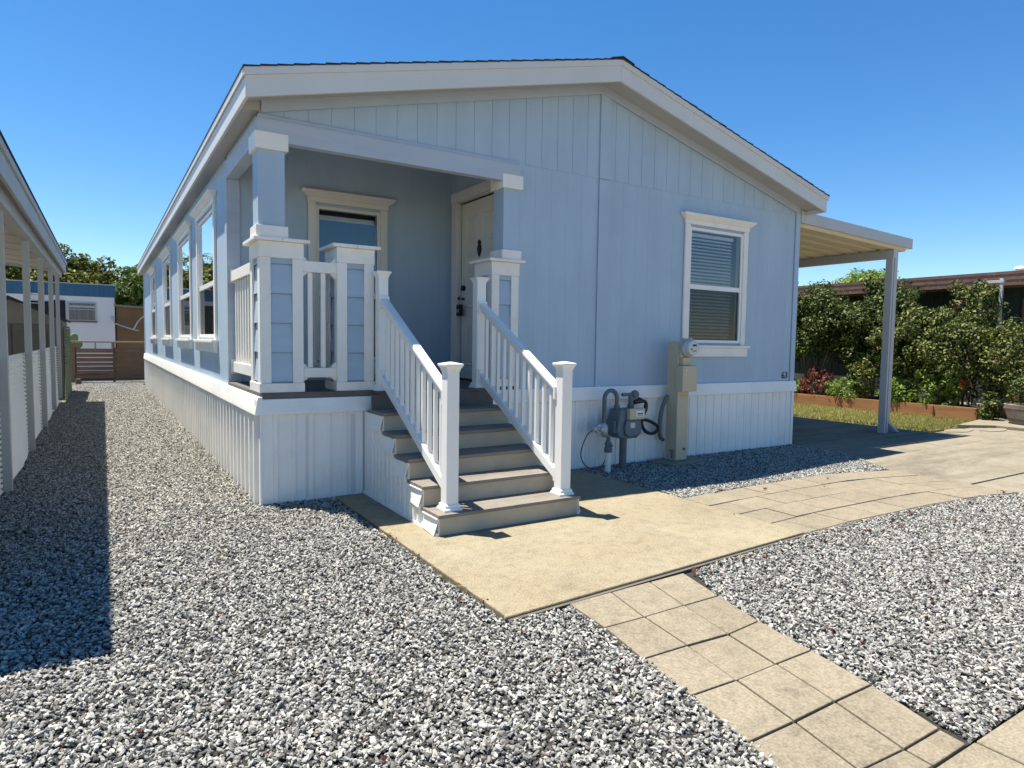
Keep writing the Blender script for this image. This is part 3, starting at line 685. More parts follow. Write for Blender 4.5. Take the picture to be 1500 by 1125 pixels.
# pillars -------------------------------------------------------------------
def pillar(x0, x1, y0, y1, column=None, right_attached=False):
    pz0,pz1 = .952,2.10
    lapm = MB().box(x0+.03,x1-.03,y0+.03,y1-.03,pz0+.03,pz1+.05); h = .2
    z = pz0+.085
    zt = pz1+.02
    zz = z; i = 0
    while zz < zt-.01:
        ze = min(zz+.252,zt)
        # lap courses flare out at the bottom edge
        for d0,d1 in ((.002,.019),):
            lapm.add([(x0+.02-d1+.004,y0+.02-d1+.004,zz+.009),(x1-.02+d1-.004,y0+.02-d1+.004,zz+.009),(x1-.02+d1-.004,y1-.02+d1-.004,zz+.009),(x0+.02-d1+.004,y1-.02+d1-.004,zz+.009),
                      (x0+.02-d0+.004,y0+.02-d0+.004,ze),(x1-.02+d0-.004,y0+.02-d0+.004,ze),(x1-.02+d0-.004,y1-.02+d0-.004,ze),(x0+.02-d0+.004,y1-.02+d0-.004,ze)],
                     [(0,3,2,1),(4,5,6,7),(0,1,5,4),(1,2,6,5),(2,3,7,6),(3,0,4,7)])
        zz += .252
    pl = build('pillar', lapm, M['lap'], home)
    tr = MB(); cwid = .085
    e = .006; t_ = .02
    for xo,sx in ((x0,1),(x1,-1)):
        for yo,sy in ((y0,1),(y1,-1)):
            ox,oy = xo-sx*e,yo-sy*e
            tr.prism([(ox,oy),(xo+sx*cwid,oy),(xo+sx*cwid,oy+sy*t_),(ox+sx*t_,oy+sy*t_),(ox+sx*t_,yo+sy*cwid),(ox,yo+sy*cwid)],'z',pz0+.08,pz1)
    pieces('corner_trim', tr, M['white'], pl, .003)
    build('base_board', MB().box(x0-.014,x1+.014,y0-.016,y1+.016,pz0,pz0+.0795), M['white'], pl, .003)
    build('frieze_board', MB().box(x0-.010,x1+.010,y0-.012,y1+.012,pz1+.0005,pz1+.135), M['white'], pl, .003)
    cp = MB(); xm = x0+.5*(x1-x0)
    cp.box(x0-.055,xm-.001,y0-.055,y1+.055,pz1+.136,pz1+.165); cp.box(xm+.001,x1+.055,y0-.055,y1+.055,pz1+.136,pz1+.165)
    pieces('cap_board', cp, M['white'], pl, .004)
    if column:
        a,b,c,d = column
        cm = MB().box(a,b,c,d,pz1+.166,3.054); build('column', cm, M['siding'], pl, .003)
        build('column_base', MB().box(a-.022,b+.022,c-.022,d+.022,pz1+.1655,pz1+.262), M['white'], pl, .004)
        build('column_capital', MB().box(a-.026,b+.026,c-.030,d+.026,3.035-.05,3.054+.07), M['white'], pl, .004)
    return pl
pillar(.0,.35,-.0,.40,(-.012,.205,-.012,.205))
pillar(.66,.99,.0,.34)
pillar(2.255,2.572,.0,.34,(2.375,2.568,-.012,.19))
# porch railings
def rail_x(x0,x1,y):
    top = MB(); top.box(x0,x1,y-.045,y+.045,2.0,2.095); 
    r = build('porch_railing', top, M['white'], home, .004)
    lo = MB(); lo.box(x0,x1,y-.04,y+.04,1.075,1.16); build('bottom_rail', lo, M['white'], r, .004)
    n = 2
    for k in range(n):
        xc = x0+.075+k*.115; build('baluster', MB().box(xc-.021,xc+.021,y-.02,y+.02,1.161,1.999), M['white'], r, .003)
    br = MB()
    for xx,s in ((x0,1),(x1,-1)):
        for zt,zb,sg in ((2.096,2.15,1),(1.999,1.945,1),(1.161,1.215,1),(1.074,1.03,1)):
            br.prism([(xx,zt),(xx+s*.055,zt),(xx,zb)],'y',y-.03,y+.03)
    pieces('bracket', br, M['white'], r)
    return r
rail_x(.352,.658,.06)
ry = MB().box(.02,.11,.42,1.576,2.0,2.105); rr = build('porch_railing', ry, M['white'], home, .004)
build('bottom_rail', MB().box(.03,.10,.42,1.576,1.06,1.165), M['white'], rr, .004)
for k in range(8):
    yc = .52+k*.135; build('baluster', MB().box(.045,.087,yc-.021,yc+.021,1.166,1.999), M['white'], rr, .003)
build('mounting_plate', MB().box(.012,.125,1.556,1.577,1.985,2.13).box(.012,.125,1.556,1.577,1.04,1.19), M['white'], rr)

# house number
fc = bpy.data.curves.new('house_number','FONT'); fc.body = '63'; fc.size = .135; fc.extrude = .003; fc.offset = -.001; fc.space_character = 1.05
fo = bpy.data.objects.new('tmp', fc); COL.objects.link(fo); bpy.context.view_layer.update()
me = bpy.data.meshes.new_from_object(fo.evaluated_get(bpy.context.evaluated_depsgraph_get())); bpy.data.objects.remove(fo)
me.transform(Matrix.Translation((7.035,-.006,.955)) @ Matrix.Rotation(R(90),4,'X')); me.materials.clear(); me.materials.append(M['black'])
ho = bpy.data.objects.new('house_number', me); COL.objects.link(ho); ho.parent = home; ho.location = -home.location

# ------------------------------------------------------------------ front steps
RISE, RUN = .158, .275
SX0,SX1 = .90,2.17
steps = thing('front_steps', 'five grey-brown porch steps with white vinyl handrails on both sides', 'steps', (1.53,-1.6,0))
fy = [-1.60+RUN*i for i in range(6)]
fy[5] = -.205
for i in range(5):
    zt = RISE*(i+1)
    t = MB(); t.box(SX0-.012,SX1+.012,fy[i]-.022,fy[i]+.13,zt-.027,zt); t.box(SX0-.012,SX1+.012,fy[i]+.134,fy[i+1]+.01,zt-.027,zt-.0006)
    build('tread', t, M['tread'], steps, .004)
for i in range(6):
    z1 = RISE*(i+1)-.0275 if i < 5 else .924
    build('riser', MB().box(SX0+.004,SX1-.004,fy[i],fy[i]+.02,RISE*i+(.0005 if i else 0),z1), M['riser'] if i < 5 else M['deck'], steps, .002)
def stair_side(xa, sgn):
    sd = MB()
    # stepped side of vinyl panels, split in vertical boards with small ribs
    for i in range(5):
        y0 = fy[i]+.0; y1 = fy[i+1] if i < 4 else -.022
        zt = RISE*(i+1)-.03
        x0,x1 = (xa,xa+.012) if sgn < 0 else (xa-.012,xa)
        sd.box(x0,x1,y0+.001,y1-.001,.0,zt)
        for yy in (y0+.05,y0+.14,y0+.22):
            xx0,xx1 = (xa-.016,xa) if sgn < 0 else (xa,xa+.016)
            sd.box(xx0,xx1,yy,yy+.035,.02,max(.05,zt-.12))
    o = build('side_skirt', sd, M['skirt'], steps, .002)
    fl = MB()
    for i in range(5):
        y0 = fy[i]-.005; y1 = (fy[i+1] if i < 4 else -.06)-.03
        zt = RISE*(i+1)-.032; h = .125 if i else .115
        e = .03
        xo = lambda d: xa-d if sgn < 0 else xa+d
        # a bent flap: a thin sheet that leans out at its bottom, front end cut free
        A = [(xo(.006),y0,zt),(xo(.006),y1,zt),(xo(.020),y1-.004,zt-h),(xo(.034),y0+.022,zt-h-.008)]
        B = [(xo(.001),y0,zt),(xo(.001),y1,zt),(xo(.015),y1-.004,zt-h),(xo(.029),y0+.022,zt-h-.008)]
        fl.add(A+B, [(0,1,2,3),(7,6,5,4),(0,3,7,4),(1,5,6,2),(3,2,6,7),(0,4,5,1)])
        fl.box(min(xo(.0),xo(.022)),max(xo(.0),xo(.022)),y0,y1,zt-.001,zt+.004)
    fl.box(min(xa,xa+sgn*.018),max(xa,xa+sgn*.018),fy[0]+.0,-.03,.0,.022)
    build('skirt_flap', fl, M['skirt'], o)
stair_side(SX0, -1); stair_side(SX1, 1)
def newel(x, y, z0, z1, h):
    n = MB().box(x-h,x+h,y-h,y+h,z0+.02,z1-.062)
    o = build('newel_post', n, M['vinyl'], steps, .006)
    b = MB().stack([(h+.022,z0),(h+.022,z0+.016),(h+.011,z0+.030),(h+.011,z0+.042),(h+.003,z0+.052)],x,y); build('base_trim', b, M['vinyl'], o, .002)
    c = MB().stack([(h+.004,z1-.068),(h+.006,z1-.052),(h+.019,z1-.030),(h+.022,z1-.028),(h+.022,z1-.014),(.01,z1)],x,y); build('cap', c, M['vinyl'], o, .002)
    return o
XL,XRR = 1.035,2.078
for x in (XL,XRR):
    newel(x,-1.50,RISE,1.262,.050)
newel(1.04,-.09,.952,2.052,.046); newel(2.06,-.09,.952,2.062,.050)
def zrail(y): return 1.845-(y+.08)*-.575
def stair_rail(x):
    y0,y1 = -1.450,-.138
    def zt(y): return 1.84+(y+.08)*.575
    t = MB()
    t.prism([(y0,zt(y0)-.042),(y1,zt(y1)-.042),(y1,zt(y1)-.012),(y0,zt(y0)-.012)],'x',x-.040,x+.040)
    t.prism([(y0,zt(y0)-.012),(y1,zt(y1)-.012),(y1,zt(y1)),(y0,zt(y0))],'x',x-.032,x+.032)
    t.prism([(y0,zt(y0)-.085),(y1,zt(y1)-.085),(y1,zt(y1)-.0425),(y0,zt(y0)-.0425)],'x',x-.026,x+.026)
    h = build('handrail', t, M['vinyl'], steps, .008)
    def zb(y): return 1.06+(y+.08)*.575
    b = MB(); b.prism([(y0,zb(y0)),(y1,zb(y1)),(y1,zb(y1)+.085),(y0,zb(y0)+.085)],'x',x-.030,x+.030)
    bo = build('bottom_rail', b, M['vinyl'], steps, .005)
    for k in range(11):
        y = -.235-k*.1115
        bl = MB().prism([(y-.016,zb(y-.016)+.08),(y+.016,zb(y+.016)+.08),(y+.016,zt(y+.016)-.08),(y-.016,zt(y-.016)-.08)],'x',x-.016,x+.016)
        build('baluster', bl, M['vinyl'], steps, .003)
    br = MB()
    for y,f in ((y0,zt),(y1,zt)): br.box(x-.05,x+.05,y-.012 if y==y0 else y-.02,y+.02 if y==y0 else y+.012,f(y)-.11,f(y)+.006)
    for y in (y0,y1): br.box(x-.038,x+.038,y-.012 if y==y0 else y-.02,y+.02 if y==y0 else y+.012,zb(y)-.012,zb(y)+.11)
    pieces('rail_bracket', br, M['vinyl'], h, .008)
stair_rail(1.04); stair_rail(2.065)

# ------------------------------------------------------------------ meters in front of the wall
pad = build('concrete_pad', MB().prism([(4.43,-.47),(5.10,-.39),(5.05,-.06),(4.40,-.10)],'z',-.06,.022), M['walk'], None, .01)
tag(pad, 'small concrete pad in the gravel under the tan meter pedestal', 'concrete pad')
ep = thing('meter_pedestal', 'tall tan electric meter pedestal with round glass meter and breaker box', 'electric meter', (4.74,-.24,.022))
px0,px1,py0,py1 = 4.655,4.835,-.295,-.125
p = MB().box(px0,px1,py0+.004,py1,.022,1.45)
pc = build('post', p, M['pedestal'], ep, .006)
build('front_cover', MB().box(px0-.003,px1+.003,py0-.012,py0+.0035,.03,.865).box(px0+.03,px0+.15,py0-.02,py0-.012,.80,.806), M['pedestal'], pc, .004)
build('breaker_box', MB().box(4.622,4.862,py0-.115,py0+.0,.86,1.165), M['pedestal'], ep, .008)
build('latch', MB().box(4.66,4.695,py0-.122,py0-.1155,1.10,1.135), M['steel'], ep, .002)
build('meter_neck', MB().box(4.685,4.815,py0-.05,py0+.003,1.166,1.26).box(4.665,4.83,py0-.03,py0+.003,1.26,1.46), M['pedestal'], ep, .006)
mt = MB().lathe([(.106,0),(.108,.03),(.104,.045),(.094,.05)],(4.752,py0-.03,1.375),32,'y'); mo = build('meter_ring', mt, M['galv'], ep, smooth=True)
build('meter_glass', MB().lathe([(.092,.045),(.092,.10),(.086,.118),(.07,.124),(.0005,.125)],(4.752,py0-.03,1.375),32,'y'), M['meterglass'], mo, smooth=True)
fcx = MB(); fcx.box(4.725,4.79,py0-.158,py0-.155,1.395,1.418); fcx.box(4.70,4.72,py0-.158,py0-.155,1.35,1.37)
for k in range(5): fcx.box(4.735+.012*k,4.742+.012*k,py0-.158,py0-.155,1.335,1.345)
build('display', fcx, M['black'], mo)
build('top_clip', MB().box(4.69,4.83,py0-.06,py0-.01,1.468,1.492), M['pedestal'], ep, .004)
cd = MB().tube([(4.66,-.14,.80),(4.63,-.13,.74),(4.595,-.12,.66),(4.575,-.11,.55),(4.57,-.105,.42),(4.58,-.10,.33),(4.61,-.09,.27),(4.66,-.085,.25)],.024,12)
build('conduit', cd, M['pipegrey'], ep, smooth=True)
gw = MB(); gw.tube([(4.63,-.26,.05),(4.63,-.26,.16)],.012,8); gw.box(4.60,4.645,-.27,-.25,.13,.15); gw.lathe([(.014,0),(.014,.02)],(4.78,py0-.012,.16),10,'y')
build('ground_clamp', gw, M['pipegrey'], ep)

gm = thing('gas_meter', 'grey gas meter on a pipe with a gooseneck beside the white skirting', 'gas meter', (3.86,-.2,-.03))
gy0,gy1 = -.33,-.13
body = MB().prism([(3.70,.44),(3.735,.37),(3.79,.345),(4.00,.345),(4.06,.39),(4.075,.46),(4.055,.60),(4.035,.68),(3.75,.68),(3.735,.60)],'y',gy0,gy1)
bo = build('body', body, M['gasgrey'], gm, .018)
build('diaphragm_cover', MB().prism([(3.80,.40),(3.84,.375),(3.97,.375),(4.01,.41),(4.02,.48),(4.0,.56),(3.81,.56),(3.79,.48)],'y',gy0-.035,gy0), M['gasgrey'], gm, .014)
build('side_bulge', MB().lathe([(.12,0),(.10,.03),(.05,.045),(.0005,.05)],(3.70,-.23,.47),20).add([],[]) if False else MB().box(3.675,3.70,-.31,-.15,.41,.56), M['gasgrey'], gm, .015)
ix = build('index_box', MB().box(3.83,4.06,gy0-.06,gy0,.565,.69), M['pedestal'], gm, .01)
build('index_plate', MB().box(3.915,4.035,gy0-.066,gy0-.061,.595,.665), M['label'], ix, .002)
dial = MB(); dial.box(3.935,4.015,gy0-.0685,gy0-.0665,.625,.640)
for k in range(4): dial.box(3.94+.02*k,3.95+.02*k,gy0-.0685,gy0-.0665,.605,.615)
build('index_digits', dial, M['black'], ix)
build('badge', MB().box(3.86,3.93,gy0-.040,gy0-.0355,.47,.53), M['meterglass'], gm, .004)
goose = [(3.60,-.22,.45),(3.60,-.22,.78)]+[(3.69-.09*math.cos(a),-.22,.80+.09*math.sin(a)) for a in np.linspace(0,math.pi,9)]+[(3.78,-.22,.68)]
pp = MB().tube(goose,.024,12); build('inlet_pipe', pp, M['pipegrey'], gm, smooth=True)
pp = MB().tube([(3.89,-.22,-.06),(3.89,-.22,.35)],.042,14); build('riser_pipe', pp, M['pipegrey'], gm, smooth=True)
tp = MB().tube([(3.99,-.22,.68),(3.99,-.22,.82)],.03,12); tp.tube([(3.86,-.22,.835),(4.06,-.22,.835)],.020,12); tp.lathe([(.04,.68),(.04,.72)],(3.99,-.22,0),12); tp.lathe([(.036,.68),(.036,.72)],(3.78,-.22,0),12)
tp.lathe([(.04,-.03),(.05,0),(.04,.03)],(4.05,-.22,.835),12,'y')
build('outlet_pipe', tp, M['pipegrey'], gm, smooth=True)
rg = MB().lathe([(.03,-.06),(.055,-.045),(.055,-.005),(.02,.0),(.02,.03)],(3.545,-.23,.46),16,'y'); rg.lathe([(.022,-.08),(.045,-.05),(.05,0),(.045,.05),(.02,.08)],(3.60,-.22,.45),16); rg.tube([(3.45,-.23,.47),(3.60,-.23,.47)],.02,10); rg.lathe([(.028,-.02),(.034,0),(.028,.02)],(3.46,-.23,.47),12)
build('regulator', rg, M['galv'], gm, smooth=True)
rz = thing('water_riser', 'white plastic riser pipe with green brass fitting left of the gas meter', 'pipe', (3.60,-.28,-.04))
build('pipe', MB().tube([(3.60,-.30,-.06),(3.60,-.30,.21)],.034,14), M['pvc'], rz, smooth=True)
build('fitting', MB().lathe([(.044,.21),(.047,.25),(.036,.27),(.040,.31),(.026,.33),(.020,.38)],(3.60,-.30,0),14).tube([(3.60,-.30,.29),(3.60,-.36,.29)],.018,10), M['pipegrey'], rz, smooth=True)
a_ = np.linspace(-.35,1.85,40)*math.pi
cb = [(3.50+.20*math.cos(t)*-1,-.20-.015*math.sin(3*t),.23+.22*math.sin(t)) for t in a_]
tag(build('cable', MB().tube(cb,.006,6), M['tube_red'], None, smooth=True), 'thin dark cable looped against the skirting left of the gas meter', 'cable')
hp = [(4.02,-.18,.565),(4.12,-.15,.55),(4.20,-.13,.53),(4.30,-.12,.50),(4.38,-.12,.455),(4.42,-.12,.41),(4.40,-.12,.365),(4.34,-.12,.345),(4.27,-.12,.37),(4.22,-.12,.44),(4.21,-.12,.53),(4.25,-.12,.62),(4.26,-.12,.70),(4.24,-.12,.735),(4.18,-.12,.745)]
# smooth the hose path
def smooth(pts, n=4):
    P = [Vector(p) for p in pts]; out = []
    for i in range(len(P)-1):
        a,b,c,d = P[max(i-1,0)],P[i],P[i+1],P[min(i+2,len(P)-1)]
        for k in range(n):
            t = k/n; out.append(.5*((2*b)+(c-a)*t+(2*a-5*b+4*c-d)*t*t+(3*b-a-3*c+d)*t**3))
    return out+[P[-1]]
hp = [(4.02+(x-4.02)*1.28 if x > 4.02 else x,y,z) for x,y,z in hp]
hz = thing('flexible_hose', 'looped black gas hose between the gas meter and the white skirting', 'hose', (4.3,-.12,.3))
build('tube', MB().tube(smooth(hp),.020,12), M['rubber'], hz, smooth=True)
build('coupling', MB().tube([(4.25,-.12,.75),(4.13,-.12,.735)],.032,12).tube([(4.205,-.12,.74),(4.205,-.12,.79)],.014,10).tube([(4.315,-.12,.62),(4.327,-.12,.70)],.026,12), M['black'], hz, smooth=True)

# ------------------------------------------------------------------ carport awning on the right side of the house
ca = thing('carport_awning', 'white metal carport awning on posts attached to the right of the house', 'awning', (9,3,0))
AX0,AX1,AY0,AY1 = W+.02,10.36,.0,14.
def az(x): return 3.20-(x-AX0)*.036
pan = MB(); y = AY0+.03
pz = []
while y < AY1:      # ribbed pans running out from the house
    for dy,dz in ((0,0),(.03,-.07),(.20,-.07),(.23,0)): pz.append((y+dy,dz))
    y += .305
vs_ = []
for (yy,dz) in pz:
    vs_ += [(AX0,yy,az(AX0)+dz),(AX1-.08,yy,az(AX1)+dz),(AX0,yy,az(AX0)+dz+.004),(AX1-.08,yy,az(AX1)+dz+.004)]
fs_ = []
for i in range(len(pz)-1): fs_ += [(4*i,4*i+1,4*i+5,4*i+4),(4*i+2,4*i+6,4*i+7,4*i+3)]
build('roof_pan', MB().add(vs_,fs_), M['awnunder'], ca)
f2 = MB(); f2.prism([(AX0,az(AX0)-.03),(AX1,az(AX1)-.03),(AX1,az(AX1)+.135),(AX0,az(AX0)+.135)],'y',AY0-.02,AY0+.02)
f2.box(AX1-.03,AX1,AY0+.021,AY1,az(AX1)-.03,az(AX1)+.135)
build('fascia', f2, M['alum'], ca, .004)
build('beam', MB().box(AX1-.42,AX1-.30,AY0+.06,AY1,az(AX1)-.20,az(AX1)-.062), M['alum'], ca, .004)
for yy in (.13,4.2,8.0,12.0):
    po = MB(); xc = AX1-.36
    prof = [(-.055,-.055),(-.02,-.055),(-.02,-.04),(.02,-.04),(.02,-.055),(.055,-.055),(.055,-.02),(.04,-.02),(.04,.02),(.055,.02),(.055,.055),(-.055,.055)]
    po.prism([(xc+a,yy+b) for a,b in prof],'z',-.03,az(AX1)-.20); build('post', po, M['alum'], ca)
build('downspout', MB().box(AX1-.29,AX1-.22,.09,.17,.16,az(AX1)-.06).add([(AX1-.29,.09,.16),(AX1-.22,.09,.16),(AX1-.22,.17,.16),(AX1-.29,.17,.16),(AX1-.20,-.03,.0),(AX1-.13,-.03,.0),(AX1-.13,.05,.0),(AX1-.20,.05,.0)],[(0,4,5,1),(1,5,6,2),(2,6,7,3),(3,7,4,0),(4,7,6,5)]), M['alum'], ca, .004)

# ------------------------------------------------------------------ left neighbour: awning on posts, sheet fence
na = thing('patio_awning', 'long white patio awning on slim grey posts at the left edge', 'awning', (-2.5,5,0))
NX = -1.75; NY0,NY1 = -1.72,11.75
def nz(x): return 2.72+(NX-x)*.10
u = MB(); x = NX-.04
u.prism([(NX-.03,nz(NX)),(-6.,nz(-6.)),(-6.,nz(-6.)+.05),(NX-.03,nz(NX)+.05)],'y',NY0+.03,NY1-.03)
for yy in np.arange(NY0+1.2,NY1,1.22): u.prism([(NX-.1,nz(NX-.1)-.022),(-6,nz(-6.)-.022),(-6,nz(-6.)-.001),(NX-.1,nz(NX-.1)-.001)],'y',yy,yy+.045)
build('roof_pan', u, M['soffit'], na)
f3 = MB(); f3.box(NX-.03,NX,NY0,NY1,2.66,2.84); f3.box(NX-.06,NX+.02,NY0,NY1,2.841,2.905)
for yy in (NY0,NY1-.029): f3.prism([(NX-.031,nz(NX)-.06),(-6.,nz(-6.)-.06),(-6,nz(-6.)+.13),(NX-.031,nz(NX)+.13)],'y',yy,yy+.029)
build('fascia', f3, M['greypost'], na, .004)
build('roof_edge', MB().box(NX-.5,NX+.03,NY0-.02,NY1+.02,2.906,2.918), M['shingle'], na)
build('beam', MB().box(NX-.20,NX-.08,NY0+.1,NY1-.1,2.56,2.70), M['greypost'], na, .004)
PY = [-1.45,1.62,4.10,6.40,8.80,11.0]
na.location.z = .025
na.rotation_euler.x = .014
for yy in PY:
    build('post', MB().box(-1.925,-1.855,yy-.035,yy+.035,-.0,2.56), M['greypost'], na, .008)
fe = thing('sheet_fence', 'white corrugated sheet fence panels fixed between the awning posts', 'fence', (-1.95,6,0))
def corr_panel(y0, y1, m, ztop, label=None, X0=-1.935):
    n = 25; cols = 8; vs=[]; fs=[]
    for j in range(cols+1):
        t = j/cols; yy = y0+(y1-y0)*t; bow = .035*math.sin(math.pi*t)*random.uniform(.6,1.2)
        for i in range(n*4+1):
            z = -.06+(ztop+.06)*i/(n*4)
            vs.append((X0+.017*math.sin(i*math.pi/2)+bow*(.4+.6*math.sin(2.2*z+y0)), yy, z))
    m1 = n*4+1
    for j in range(cols):
        for i in range(n*4): fs.append((j*m1+i,(j+1)*m1+i,(j+1)*m1+i+1,j*m1+i+1))
    o = build('panel', MB().add(vs,fs), m, fe)
    if label: o['label'] = label
for i in range(1,5): corr_panel(PY[i]+.05,PY[i+1]-.05,M['fibre'],1.20)
corr_panel(PY[0]+.05,PY[1]-.05,M['fibre'],1.20)
corr_panel(11.06,14.6,M['algae'],1.62,'algae-green end panel',-1.80)
build('top_rail', MB().box(-1.99,-1.955,PY[0],11.,1.12,1.18), M['greypost'], fe)

# grey plastic shed
sh = thing('garden_shed', 'grey plastic garden shed with gable roof behind the sheet fence', 'shed', (-2.75,13.2,0))
SX,SZ = (-3.80,-1.86),1.75
s1 = MB().prism([(SX[0],-.05),(SX[1],-.05),(SX[1],SZ),((SX[0]+SX[1])/2,2.2),(SX[0],SZ)],'y',12.2,14.4); build('wall', s1, M['shedgrey'], sh)
s2 = MB(); mx_ = (SX[0]+SX[1])/2
s2.prism([(SX[0]-.08,SZ-.02),(mx_,2.205),(SX[1]+.08,SZ-.02),(SX[1]+.08,SZ+.03),(mx_,2.27),(SX[0]-.08,SZ+.03)],'y',12.1,14.5); build('roof', s2, M['roofblk'], sh)
for xa,xb in ((-3.5,-2.80),(-2.77,-2.06)):
    d = build('door', MB().box(xa,xb,12.16,12.199,.05,1.66), M['shedgrey2'], sh, .01)
    build('panel', MB().box(xa+.1,xb-.1,12.145,12.159,.95,1.5).box(xa+.1,xb-.1,12.145,12.159,.2,.8), M['shedgrey2'], d, .01)
build('gable_trim', MB().box(SX[0],SX[1],12.175,12.1995,1.665,1.72), M['shedgrey'], sh)

# trailer with navy band
tl = thing('trailer_home', 'white trailer home with navy blue roof band beyond the wooden fence', 'trailer', (-3.4,23,0))
TX0,TX1 = -7.4,-.70
tw = MB().box(TX0,TX1,21,26,.1,2.78); build('wall', tw, M['trailer'], tl)
bd = MB(); x = TX0-.03
while x < TX1+.03: bd.box(x,min(x+.115,TX1+.03),20.955,20.999,2.76,3.17); bd.box(x+.115,min(x+.14,TX1+.03),20.965,20.999,2.76,3.17) if x+.115 < TX1 else None; x += .14
bd.box(TX0,TX1+.03,21,26.04,2.781,3.17); build('roof_band', bd, M['navy'], tl)
build('roof_edge', MB().box(TX0-.05,TX1+.05,20.93,26.06,3.171,3.20), M['alum'], tl)
tw2 = MB().box(-2.06,-1.24,20.965,20.999,1.92,2.56); wi = build('window', tw2, M['alum'], tl, .004)
build('pane', MB().box(-2.02,-1.28,20.955,20.964,1.96,2.52), paint('curtained_glass',(.16,.15,.155),.2,.4,3,(6,1,.3),bump=0), wi)
build('sill', MB().box(-2.08,-1.22,20.93,20.999,1.875,1.918), M['brownwall'], wi)
build('awning_slat', MB().box(-2.02,-1.28,20.945,20.954,2.38,2.44).box(-2.02,-1.28,20.945,20.954,2.30,2.32), M['alum'], wi)
build('side_door', MB().box(-2.44,-2.12,20.96,20.998,1.0,2.60), M['dark'], tl)
build('window_frame', MB().box(-3.1,-2.55,20.97,20.999,2.05,2.55), M['dark'], tl)
bs = thing('brown_shed', 'tan brown shed with a sloping roof behind the wooden fence', 'shed', (.9,22,0))
build('wall', MB().prism([(-.66,0),(3.4,0),(3.4,2.28),(-.66,2.46)],'y',21.1,24), M['brownwall'], bs)
build('roof', MB().prism([(-.72,2.463),(3.5,2.28),(3.5,2.33),(-.72,2.52)],'y',20.9,24.1), M['shedgrey'], bs)
aa = thing('folded_arm', 'white folded awning arm hanging against the tan brown shed', 'bracket', (-.3,20.9,1.9))
build('lower_arm', MB().tube([(-.78,20.9,2.02),(-.70,20.88,1.86),(-.15,20.88,1.66),(.02,20.88,1.63)],.022,8), M['alum'], aa, smooth=True)
build('upper_arm', MB().tube([(-.15,20.86,1.66),(-.02,20.86,1.93),(.10,20.86,2.08),(.24,20.86,2.18)],.028,8), M['alum'], aa, smooth=True)
build('bracket', MB().lathe([(.06,-.03),(.07,0),(.06,.03)],(-.76,20.9,2.05),12,'y'), M['alum'], aa, smooth=True)
ld = thing('ladder', 'white ladder leaning on the trailer roof behind the awning posts', 'ladder', (-3.0,20.6,0))
for xx in (-3.10,-2.70): build('rail', MB().tube([(xx,20.35,0.),(xx,20.90,3.1)],.022,8), M['alum'], ld)
rg2 = MB()
for k in range(9): rg2.tube([(-3.10,20.35+.55*(.3+.31*k)/3.1,.3+.31*k),(-2.70,20.35+.55*(.3+.31*k)/3.1,.3+.31*k)],.015,6)
build('rung', rg2, M['alum'], ld)

# wooden slat fence and gate across the back of the gravel strip
wf = thing('wooden_fence', 'low brown horizontal slat fence closing the gravel side strip', 'fence', (-.9,18.1,0))
FY = 18.1
for z0,h in ((.10,.115),(.235,.11),(.36,.115),(.50,.10),(.625,.12),(.77,.10),(.90,.13)):
    build('slat', MB().box(-1.80,-.80,FY-.012+random.uniform(-.006,.006),FY+.012,z0,z0+h), M['fencewood'], wf, .004)
for xx in (-1.80,-.80): build('post', MB().box(xx-.07,xx+.03,FY+.013,FY+.10,-.05,1.10) if xx < -1 else MB().box(xx-.03,xx+.03,FY+.013,FY+.08,-.05,1.21), M['fencewood'], wf, .005)
build('corner_post', MB().box(-1.92,-1.81,FY-.05,FY+.06,-.05,1.20), M['fencewood'], wf, .006)
build('hand_rail', MB().box(-1.92,.10,FY-.03,FY+.06,1.211,1.262), M['railwood'], wf, .006)
build('rail_support', MB().box(-1.30,-1.26,FY-.01,FY+.03,1.03,1.21).box(-.86,-.82,FY-.01,FY+.03,1.03,1.21), M['railwood'], wf)
wg = thing('wooden_gate', 'weathered wooden slat gate beside the house at the end of the gravel', 'gate', (-.3,18.1,0))
for z0,h in ((.08,.13),(.24,.09),(.36,.10),(.49,.11),(.64,.09),(.77,.11),(.92,.12)):
    build('slat', MB().box(-.765,.02,FY-.012+random.uniform(-.006,.006),FY+.012,z0,z0+h), M['fencewood'], wg, .004)
for xx in (-.74,-.32): build('stile', MB().box(xx-.03,xx+.03,FY+.013,FY+.05,.04,1.06), M['fencewood'], wg, .004)
tag(build('tree_stump', MB().lathe([(.085,-.05),(.075,.02),(.07,.14),(.055,.15),(.0005,.152)],(-1.72,17.3,0),14), M['bark'], None, smooth=True), 'short round wooden stump at the foot of the wooden fence', 'stump')

